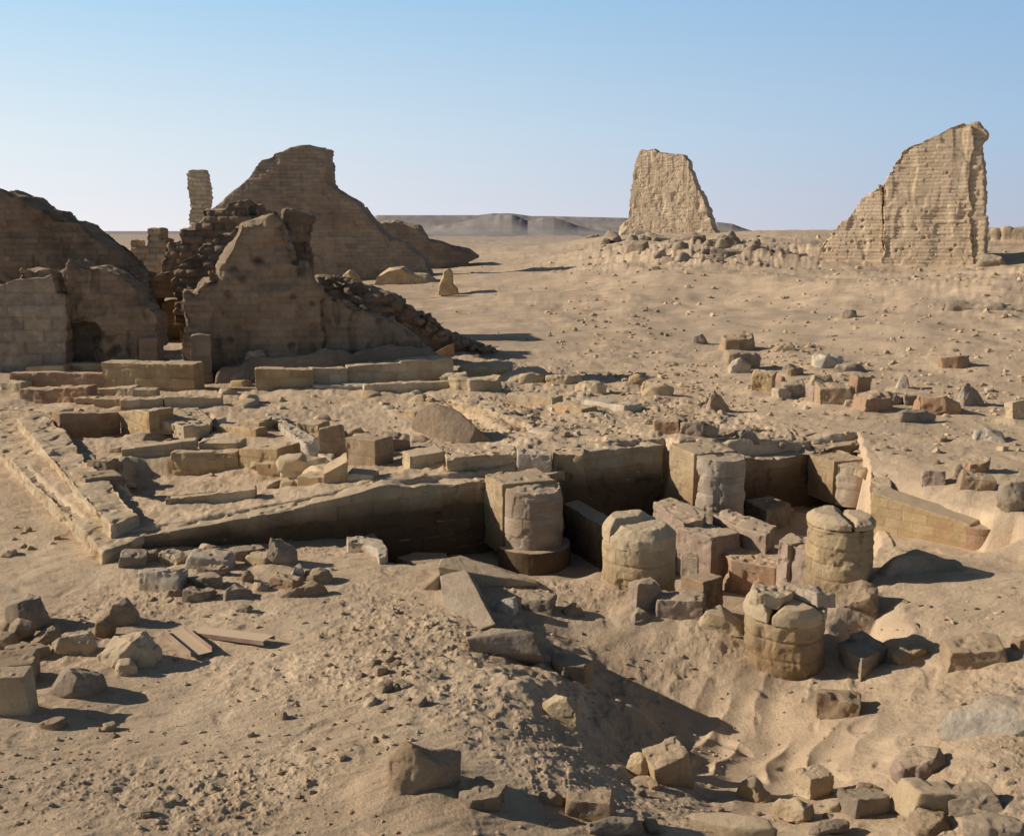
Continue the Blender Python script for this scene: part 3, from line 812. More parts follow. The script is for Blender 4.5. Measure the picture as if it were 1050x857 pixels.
# ------------------------------------------------------------------ stones
def hull_pts(kind, w, d, h, rs):
    j = lambda s: rs.uniform(-s, s)
    if kind == 'block':
        p = [(sx * w / 2 * (1 + j(.13) - .05 * z), sy * d / 2 * (1 + j(.13) - .05 * z), z * h * (1 + j(.12) * z)) for sx in (-1, 1) for sy in (-1, 1) for z in (0, 1)]
        # one or two corners knocked off
        q = []
        for (a, b, c) in p:
            if c > 0 and rs.random() < .55:
                t = rs.uniform(.10, .42); q += [(a * (1 - t), b, c), (a, b * (1 - t), c), (a, b, c * (1 - t))]
            else: q.append((a, b, c))
        return q
    if kind == 'slab':
        return [(math.cos(t) * w / 2 * rs.uniform(.82, 1.1), math.sin(t) * d / 2 * rs.uniform(.82, 1.1), z) for t in [k * 2 * PI / 7 + j(.25) for k in range(7)] for z in (0, h * rs.uniform(.8, 1.05))]
    if kind == 'wedge':
        pk = rs.uniform(-.3, .1)
        return [(-w / 2, -d / 2, 0), (w / 2, -d / 2, 0), (w / 2, d / 2, 0), (-w / 2, d / 2, 0), (w * (pk - .12), -d * .2, h * .9), (w * (pk + .28), -d * .28, h * .82), (w * (pk + .2), d * .35, h), (w * pk, d * .4, h * .7), (-w * .45, 0, h * rs.uniform(.3, .6)), (w * .45, d * .1, h * rs.uniform(.35, .6)), (w * .4, -d * .4, h * .3)]
    if kind == 'angular':
        p = []
        for k in range(15):
            t = rs.uniform(0, 2 * PI); u = rs.uniform(-.5, 1); r_ = math.sqrt(max(0, 1 - u * u)) ** .6
            p.append((math.cos(t) * r_ * w / 2 * 1.05, math.sin(t) * r_ * d / 2 * 1.05, h * (.4 + .6 * u)))
        p += [(-w * .45, -d * .35, 0), (w * .45, -d * .3, 0), (w * .4, d * .4, 0), (-w * .4, d * .4, 0)]
        return p
    p = []
    for k in range(26):
        t = rs.uniform(0, 2 * PI); u = rs.uniform(-1, 1); r_ = math.sqrt(1 - u * u)
        p.append((math.cos(t) * r_ * w / 2, math.sin(t) * r_ * d / 2, h * (.5 + .5 * u)))
    return p


def stone(x0, y0, x1, y1, kind, mat, label, name='stone_block', cat='stone', group=None, yaw=None, tilt=0, sink=.14, dr=.75, z=None, seed=None, amp=1.0):
    sd = seed if seed is not None else int(x0 * 13 + y0 * 7) % 9973
    rs = random.Random(sd)
    cxp = (x0 + x1) / 2
    g = G(cxp, y1 - 1) if z is None else np.array([*P(cxp, y1, z), z])
    Y = math.hypot(g[1], CH - g[2]); phi = math.atan2(CH - g[2], g[1])
    w = (x1 - x0) * Y / 1056.0
    yw = rs.uniform(-.5, .5) if yaw is None else R(yaw)
    d = w * dr
    hv = (y1 - y0) * Y / 1056.0
    h = (hv - d * math.sin(phi) * .85) / math.cos(phi)
    if h < .28 * w:
        d = max(.25 * w, min(d, (hv - .25 * w * math.cos(phi)) / math.sin(phi))); h = max((hv - d * math.sin(phi) * .85) / math.cos(phi), .16 * w)
    kf = 1.0 if Y < 18 else 1.16
    h = min(h * 1.12 * kf, 1.6 * w); w *= 1.06 * kf; d *= 1.06
    # a turned box is wider than its side
    kx = 1 / (abs(math.cos(yw)) + dr * abs(math.sin(yw))) if kind in ('block', 'wedge') else 1.0
    w2, d2 = w * kx, d * kx
    pts = hull_pts(kind, w2, d2, h * (1 + sink), rs)
    rot = Matrix.Rotation(yw, 4, 'Z') @ Matrix.Rotation(R(tilt or rs.uniform(-8, 8)), 4, 'Y') @ Matrix.Rotation(R(rs.uniform(-7, 7)), 4, 'X')
    loc = Vector((g[0], g[1] + d * .5, g[2] - h * sink))
    pts = [rot @ Vector(p) for p in pts]
    s = S().hull(pts)
    v = max(w / 42, vox(Y, .9)); v = min(v, h / 5, w / 9)
    loc = Vector((g[0], g[1] + d * .5, G_h(g[0], g[1] + d * .5, g[2]) - h * sink))
    ob = s.build(name, mat, v, .036 * w * amp, 2.2 / max(w, .05), 5, sd, smooth_it=1, loc=(0, 0, 0), chip=.045 * w)
    ob.location = loc
    if g[1] < 60:
        DRIFT.append((loc.x, loc.y + .1 * d, .62 * w + .02, .13 * min(h, .5)))
        DRIFT.append((loc.x - .35 * w, loc.y - .2 * d, .4 * w + .02, .16 * min(h, .5)))
    return tag(ob, label, cat, group)


def G_h(x, y, z):
    h = float(H_low(np.array([x]), np.array([y]))[0])
    return min(h, z + .05)


exec_list = []
# ------------------------------------------------------------------ colonnade wall, piers, drums
def fprof(n, pts, zb):
    pr0 = [fpx(a, b, n) for a, b in pts]; rs = random.Random(4); pr = []
    for i in range(len(pr0) - 1):
        a, b = pr0[i], pr0[i + 1]; m = max(1, int((b[0] - a[0]) / .22))
        for k in range(m): pr.append((a[0] + (b[0] - a[0]) * k / m, a[1] + (b[1] - a[1]) * k / m + rs.gauss(0, .018)))
    pr.append(pr0[-1])
    return pr + [(pr[-1][0], zb), (pr[0][0], zb)]


cr = (FA, .24, .62, .019, .045)
WALLT = empty('colonnade_wall', (*fp(5, -.4), -.9), 'long low limestone wall with stepped courses running along the far side of the dug pit', 'wall')
s = S()
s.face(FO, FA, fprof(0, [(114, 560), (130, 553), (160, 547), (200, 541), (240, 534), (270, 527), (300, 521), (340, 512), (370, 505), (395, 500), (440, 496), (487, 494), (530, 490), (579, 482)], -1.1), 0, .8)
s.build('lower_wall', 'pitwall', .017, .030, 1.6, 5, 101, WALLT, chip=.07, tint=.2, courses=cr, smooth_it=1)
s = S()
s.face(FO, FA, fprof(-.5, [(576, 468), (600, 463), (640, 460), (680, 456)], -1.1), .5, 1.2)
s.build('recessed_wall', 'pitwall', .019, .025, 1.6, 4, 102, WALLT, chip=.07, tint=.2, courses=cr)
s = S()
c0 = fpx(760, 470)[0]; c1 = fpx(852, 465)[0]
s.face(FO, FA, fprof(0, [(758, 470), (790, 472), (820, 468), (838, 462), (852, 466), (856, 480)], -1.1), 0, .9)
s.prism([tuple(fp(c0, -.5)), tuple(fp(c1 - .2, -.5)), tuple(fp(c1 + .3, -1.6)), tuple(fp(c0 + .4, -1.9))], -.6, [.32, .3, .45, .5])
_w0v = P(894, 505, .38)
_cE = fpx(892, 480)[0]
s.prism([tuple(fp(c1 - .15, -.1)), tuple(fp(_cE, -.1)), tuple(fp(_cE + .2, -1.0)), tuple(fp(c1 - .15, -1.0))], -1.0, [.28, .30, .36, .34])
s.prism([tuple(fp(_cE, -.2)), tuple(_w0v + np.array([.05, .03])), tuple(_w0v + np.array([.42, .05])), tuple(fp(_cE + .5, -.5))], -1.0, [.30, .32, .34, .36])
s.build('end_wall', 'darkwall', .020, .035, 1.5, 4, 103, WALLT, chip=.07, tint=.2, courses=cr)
# upper course lying on the lower wall
TOPB = []
def topblock(pts, z, zb, mat, label, cat='stone', name='stone_block', amp=.02, courses=None, group=None, v=None):
    poly = [tuple(P(a, b, z)) for a, b in pts]
    ym = sum(p[1] for p in poly) / len(poly)
    o = S().prism(poly, zb, z).build(name, mat, v or vox(ym, 1.0), amp, 2.6, 4, int(pts[0][0] * 3 + pts[0][1]), courses=courses, smooth_it=2, chip=max(.03, amp * 2))
    return tag(o, label, cat, group)


topblock([(455, 465), (463, 458), (500, 456), (528, 457), (530, 464), (490, 467), (458, 471)], .72, .3, 'lime', 'long layered limestone block lying along the wall top above the pit', amp=.03, courses=(FA, .12, 1.2, .02, .02))
topblock([(530, 465), (531, 460), (564, 460), (567, 463), (566, 466)], .74, .35, 'pale', 'whitish grey squared block on the wall top behind the first half column')
topblock([(567, 465), (567, 459), (597, 457), (600, 462), (598, 466)], .68, .3, 'yellow', 'short ochre block on the wall top right of the whitish squared block')


def pier(cpx, cpy, ztop, zbot, rad, label, zc=None, plinth=True, proj=.85, key=0, spurw=None):
    n = proj
    c, _ = fpx(cpx, cpy, n)
    cc = fp(c, n)
    root = empty('engaged_pier', (cc[0], cc[1], zbot), label, 'pier', 'engaged half columns along the pit wall')
    w = spurw or rad
    s = S().prism([tuple(fp(c - w, -.02)), tuple(fp(c + w, -.02)), tuple(fp(c + w, n - .05)), tuple(fp(c - w, n - .05))], zbot - .2, [ztop + .03, ztop + .02, ztop - .02, ztop])
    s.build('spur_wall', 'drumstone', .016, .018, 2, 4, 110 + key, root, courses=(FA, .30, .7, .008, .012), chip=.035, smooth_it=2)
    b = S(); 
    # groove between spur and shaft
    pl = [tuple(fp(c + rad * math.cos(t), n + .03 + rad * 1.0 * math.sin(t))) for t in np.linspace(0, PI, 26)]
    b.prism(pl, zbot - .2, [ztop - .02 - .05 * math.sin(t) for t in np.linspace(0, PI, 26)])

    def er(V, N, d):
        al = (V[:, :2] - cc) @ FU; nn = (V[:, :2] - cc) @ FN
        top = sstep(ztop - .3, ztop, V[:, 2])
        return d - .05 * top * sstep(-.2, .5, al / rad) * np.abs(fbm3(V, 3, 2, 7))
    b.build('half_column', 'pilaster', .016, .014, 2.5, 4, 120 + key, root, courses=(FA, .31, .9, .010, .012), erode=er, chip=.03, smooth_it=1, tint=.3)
    if plinth:
        pp = [tuple(fp(c + (rad + .13) * math.cos(t), n + .03 + (rad + .16) * math.sin(t))) for t in np.linspace(0, PI, 20)]
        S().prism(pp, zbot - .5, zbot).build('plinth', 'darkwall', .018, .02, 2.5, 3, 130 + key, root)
    return c, cc


pier(545, 510, .52, -.52, .52, 'nearest half column and spur wall in the pit, sharp edged top left of centre', key=1)
pier(736, 480, .70, -.62, .50, 'half column under a flat sandy ledge at the inner corner of the pit wall', key=2)
pier(873, 490, .22, -.45, .43, 'small low half column stub at the far right end of the pit wall', key=3, proj=.8, plinth=False)


def drum(cpx, base_py, zbase, rad, ztop, zb, label, caps, key, band=.24, crack=None):
    g = P(cpx, base_py, zbase); c = np.array([g[0], g[1] + rad * .97])
    root = empty('column_stump', (c[0], c[1], zb), label, 'column')
    s = S().cyl(c, rad, zb, ztop, 48, rad * .965)

    def er(V, N, d):
        a = np.arctan2(V[:, 1] - c[1], V[:, 0] - c[0])
        zz = V[:, 2]
        d = d - .03 * sstep(.2, .5, fbm3(V, 3.2, 3, key)) - .012 * np.abs(fbm3(V, 9, 3, key + 1)) - .03 * sstep(ztop - .08, ztop, zz) * np.abs(fbm3(V, 5, 2, key + 4))
        for (an, z0, z1, w, dp) in (crack or []):
            da = np.abs((a - R(an) + PI) % (2 * PI) - PI) * rad
            d = d - dp * np.exp(-((da + .03 * np.sin(zz * 17)) / w) ** 2) * sstep(z0 - .05, z0, zz) * (1 - sstep(z1, z1 + .05, zz))
        return d
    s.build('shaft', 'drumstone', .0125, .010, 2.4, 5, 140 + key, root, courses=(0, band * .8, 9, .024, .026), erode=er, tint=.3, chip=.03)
    for i, cp in enumerate(caps):
        a0, a1, r0, h0, h1 = cp[:5]
        n = 10; arc = [(c[0] + rad * 1.0 * math.cos(t), c[1] + rad * 1.0 * math.sin(t)) for t in np.linspace(R(a0), R(a1), n)]
        inner = [(c[0] + r0[0] * rad, c[1] + r0[1] * rad)]
        pl = arc + inner
        cx_ = sum(p[0] for p in pl) / len(pl); cy_ = sum(p[1] for p in pl) / len(pl)
        lo = [(cx_ + (p[0] - cx_) * .97, cy_ + (p[1] - cy_) * .97, ztop + h0) for p in pl]
        md = [(cx_ + (p[0] - cx_) * .97, cy_ + (p[1] - cy_) * .97, ztop + h0 + (h1 - h0) * .55) for p in pl]
        hi = [(cx_ + (p[0] - cx_) * .60, cy_ + (p[1] - cy_) * .60, ztop + h1) for p in pl]
        S().hull(lo + md + hi).build('capping_stone', cp[5] if len(cp) > 5 else 'lime', .0125, .018, 3.5, 5, 150 + key * 10 + i, root, smooth_it=3, chip=.012)
    return c


drum(659, 604, 0.0, .52, .56, -.5, 'round column stump with split domed capping stones, left of the pink blocks', [(55, 212, (.25, .0), .0, .30), (192, 400, (.05, .25), -.05, .22)], 1, .36, crack=[])
drum(870, 598, 0.0, .475, .72, -.6, 'round column stump with flat cracked top beside the squared pink block', [(78, 272, (.08, -.1), .0, .17), (-84, 70, (-.06, .2), .0, .13)], 2, .27, crack=[(-70, .45, .75, .010, .04)])
DC = drum(814, 688, -.32, .495, .22, -1.0, 'nearest round column stump crowned with broken loose blocks', [(165, 232, (.1, .5), .0, .20), (236, 318, (.1, .3), -.02, .20), (-38, 70, (-.2, .2), .0, .17), (75, 160, (.0, .0), .0, .2)], 3, .30)


def on_drum(label, px0, px1, h, d, z, dy, mat, yaw, tilt, seed, kind='block'):
    Y = DC[1] + dy; x = ((px0 + px1) / 2 - CX) / 1062 * (Y + .4); w = (px1 - px0) / 1062 * (Y + .4)
    rs = random.Random(seed)
    s = S().hull([Matrix.Rotation(R(yaw), 4, 'Z') @ Matrix.Rotation(R(tilt), 4, 'Y') @ Vector(p) for p in hull_pts(kind, w * .98, d, h, rs)])
    o = s.build('capping_block', mat, .011, .03, 3.6, 5, seed, loc=(0, 0, 0), smooth_it=3, chip=.03); o.location = (x, Y, z)
    return tag(o, label, 'stone')


on_drum('yellowish rounded block topmost at left on the nearest column stump', 772, 819, .19, .42, .36, -.08, 'lime', -12, 6, 3, 'slab')
on_drum('pale tilted block on the right edge of the nearest column stump', 826, 858, .17, .42, .35, -.05, 'pale', 35, 12, 9)
on_drum('small flat stone wedged between the two top blocks of the nearest column stump', 803, 832, .14, .3, .37, .12, 'lime', 5, 0, 12, 'slab')

# right hand lit wall with a rounded end
w0 = P(894, 505, .38); w1 = P(988, 538, .14); dv = (w1 - w0) / np.linalg.norm(w1 - w0); nv_ = np.array([-dv[1], dv[0]])
if nv_[0] < 0: nv_ = -nv_
wa = math.degrees(math.atan2(dv[1], dv[0]))
RW = empty('sunlit_wall', (w0[0], w0[1], -.3), 'sunlit tan block wall with pale joints, ending in a rounded reddish drum', 'wall')
w1b = w1 + dv * .1
S().prism([tuple(w0), tuple(w1b), tuple(w1b + nv_ * .5), tuple(w0 + nv_ * .5)], -1.0, [.38, .15, .17, .40]).build('block_wall', 'yellow', .015, .014, 2.4, 4, 161, RW, courses=(wa, .16, .42, .010, .015), tint=.25)
ce = w1 + dv * .12 + nv_ * .38
S().cyl(ce, .40, -.8, .13, 40).build('rounded_end', 'red', .015, .018, 2.4, 4, 162, RW, courses=(wa, .30, 3, .012, .01))

# ------------------------------------------------------------------ blocks in the pit (top outlines, top height, bottom height)
PB = [
    ([(578, 516), (592, 512), (640, 536), (628, 545)], -.10, -1.0, 'darkwall', 'long dark bench of stone with pale top behind the left column stump', 'bench_wall', 'wall', .012),
    ([(670, 515), (688, 509), (724, 524), (721, 533), (700, 535)], .02, -.9, 'pink', 'long pinkish granite beam beneath the half column in the inner corner', 'granite_beam', 'beam', .02),
    ([(694, 541), (724, 533), (760, 546), (730, 551)], -.08, -1.0, 'pink', 'big cubic pinkish granite block with bright left face, centre of the pit blocks', 'granite_block', 'block', .018),
    ([(730, 525), (748, 521), (797, 538), (786, 549), (762, 542)], -.05, -.9, 'pink', 'pink granite beam with chipped pale top right of the big cubic block', 'granite_beam', 'beam', .025),
    ([(731, 560), (762, 552), (812, 566), (796, 582), (750, 574)], -.35, -1.0, 'red', 'low dark reddish slab in shade under the chipped pink beam', 'granite_slab', 'slab', .025),
    ([(698, 569), (708, 564), (718, 567), (716, 573)], -.28, -.9, 'grey', 'small upright grey block between left column stump and big pink block', 'stone_block', 'stone', .012),
    ([(698, 590), (722, 585), (744, 590), (722, 597)], -.22, -1.0, 'brown', 'dark squared block in shade right of the left column stump', 'stone_block', 'stone', .012),
    ([(808, 557), (832, 553), (852, 558), (831, 566)], .10, -.8, 'pink', 'upright squared pink granite block left of the flat topped column stump', 'granite_block', 'block', .016),
    ([(798, 553), (812, 546), (836, 548), (826, 555), (808, 558)], .12, -.8, 'pink', 'rough pink granite lump behind the upright squared pink block', 'granite_block', 'block', .035),
    ([(843, 575), (852, 571), (863, 574), (858, 580)], -.08, -.8, 'pink', 'narrow low pinkish block against the foot of the flat topped column stump', 'granite_block', 'block', .012),
    ([(405, 570), (425, 566), (458, 567), (456, 576), (425, 580)], -.55, -1.0, 'grey', 'flat grey slab lying in the dark left end of the pit', 'stone_slab', 'slab', .012),
    ([(763, 512), (790, 508), (812, 516), (786, 524)], -.45, -1.0, 'grey', 'flat dark block at the foot of the far dark pit wall', 'stone_slab', 'slab', .02),
    ([(355, 549), (378, 549), (392, 553), (398, 562), (396, 570), (388, 572), (386, 562), (372, 556), (356, 555)], .06, -.8, 'pale', 'pale curved coping stone at the left end of the pit', 'coping_stone', 'coping', .012),
]
for pts, zt, zb, mat, lab, nm, ct, am in PB:
    topblock(pts, zt, zb, mat, lab, ct, nm, am)

# fallen beam and its neighbours on the right sand
stone(903, 565, 998, 592, 'wedge', 'grey', 'long dark fallen beam below the sunlit wall', 'fallen_beam', 'beam', yaw=8, dr=.28)
stone(857, 594, 908, 628, 'angular', 'brown', 'dark angular boulder behind the nearest column stump to its right', 'boulder', 'boulder', z=-.12)
topblock([(857, 656), (884, 644), (914, 662), (884, 676)], -.12, -1.0, 'grey', 'squared grey block with sand on top sunk beside the nearest column stump', amp=.018)
stone(916, 663, 957, 682, 'angular', 'brown', 'small brown rock half buried right of the sunk squared block')
stone(976, 655, 1037, 688, 'block', 'brown', 'large brown block lying on the sand at right with a rounded left end', yaw=-8, dr=.6)
stone(1042, 654, 1062, 668, 'block', 'brown', 'small brown block cut by the right edge beside the large brown block')

# ------------------------------------------------------------------ the tilted slabs and the ridge in the foreground
def tilted(pts, mat, label, name, seed, v=.011, amp=.02):
    s = S().hull([Vector(p) for p in pts])
    o = s.build(name, mat, v, amp, 3, 5, seed, smooth_it=1); return tag(o, label, 'slab')


def V3(px, py, z): q = P(px, py, z); return (q[0], q[1], z)


tilted([V3(451, 590, .34), V3(478, 584, .42), V3(508, 640, .22), V3(492, 646, .16), V3(455, 622, .10), V3(462, 605, -.1), V3(508, 646, -.15), V3(455, 600, -.15), V3(490, 590, -.1), V3(500, 650, -.1)], 'grey',
       'big pale grey slab tilted up out of the sand in front of the pit', 'tilted_slab', 171)
tilted([V3(448, 581, .32), V3(452, 574, .34), V3(472, 569, .33), V3(500, 578, .22), V3(552, 598, .06), V3(548, 604, -.05), V3(480, 604, .0), V3(452, 600, .0), V3(470, 575, -.2), V3(540, 590, -.2)], 'lime',
       'sand covered stone ramp running right from behind the tilted grey slab', 'stone_ramp', 172, amp=.025)
tilted([V3(423, 614, -.02), V3(448, 612, -.02), V3(452, 588, .22), V3(440, 592, .16), V3(430, 604, .02), V3(452, 606, -.05), V3(446, 590, -.1)], 'brown', 'dark triangular stone leaning left of the tilted grey slab', 'tilted_stone', 173, amp=.01)
tilted([V3(478, 655, .34), V3(505, 643, .42), V3(535, 645, .44), V3(548, 650, .40), V3(556, 672, .18), V3(560, 688, -.1), V3(520, 672, .15), V3(482, 668, .18), V3(478, 655, 0), V3(548, 650, -.2), V3(520, 690, -.2)], 'grey',
       'rough grey rock capping the sand ridge below the tilted slab', 'capping_rock', 174, amp=.03)
stone(561, 669, 609, 703, 'slab', 'brown', 'flat brown rock lying in the ridge shadow', 'flat_rock', 'rock', dr=.8)
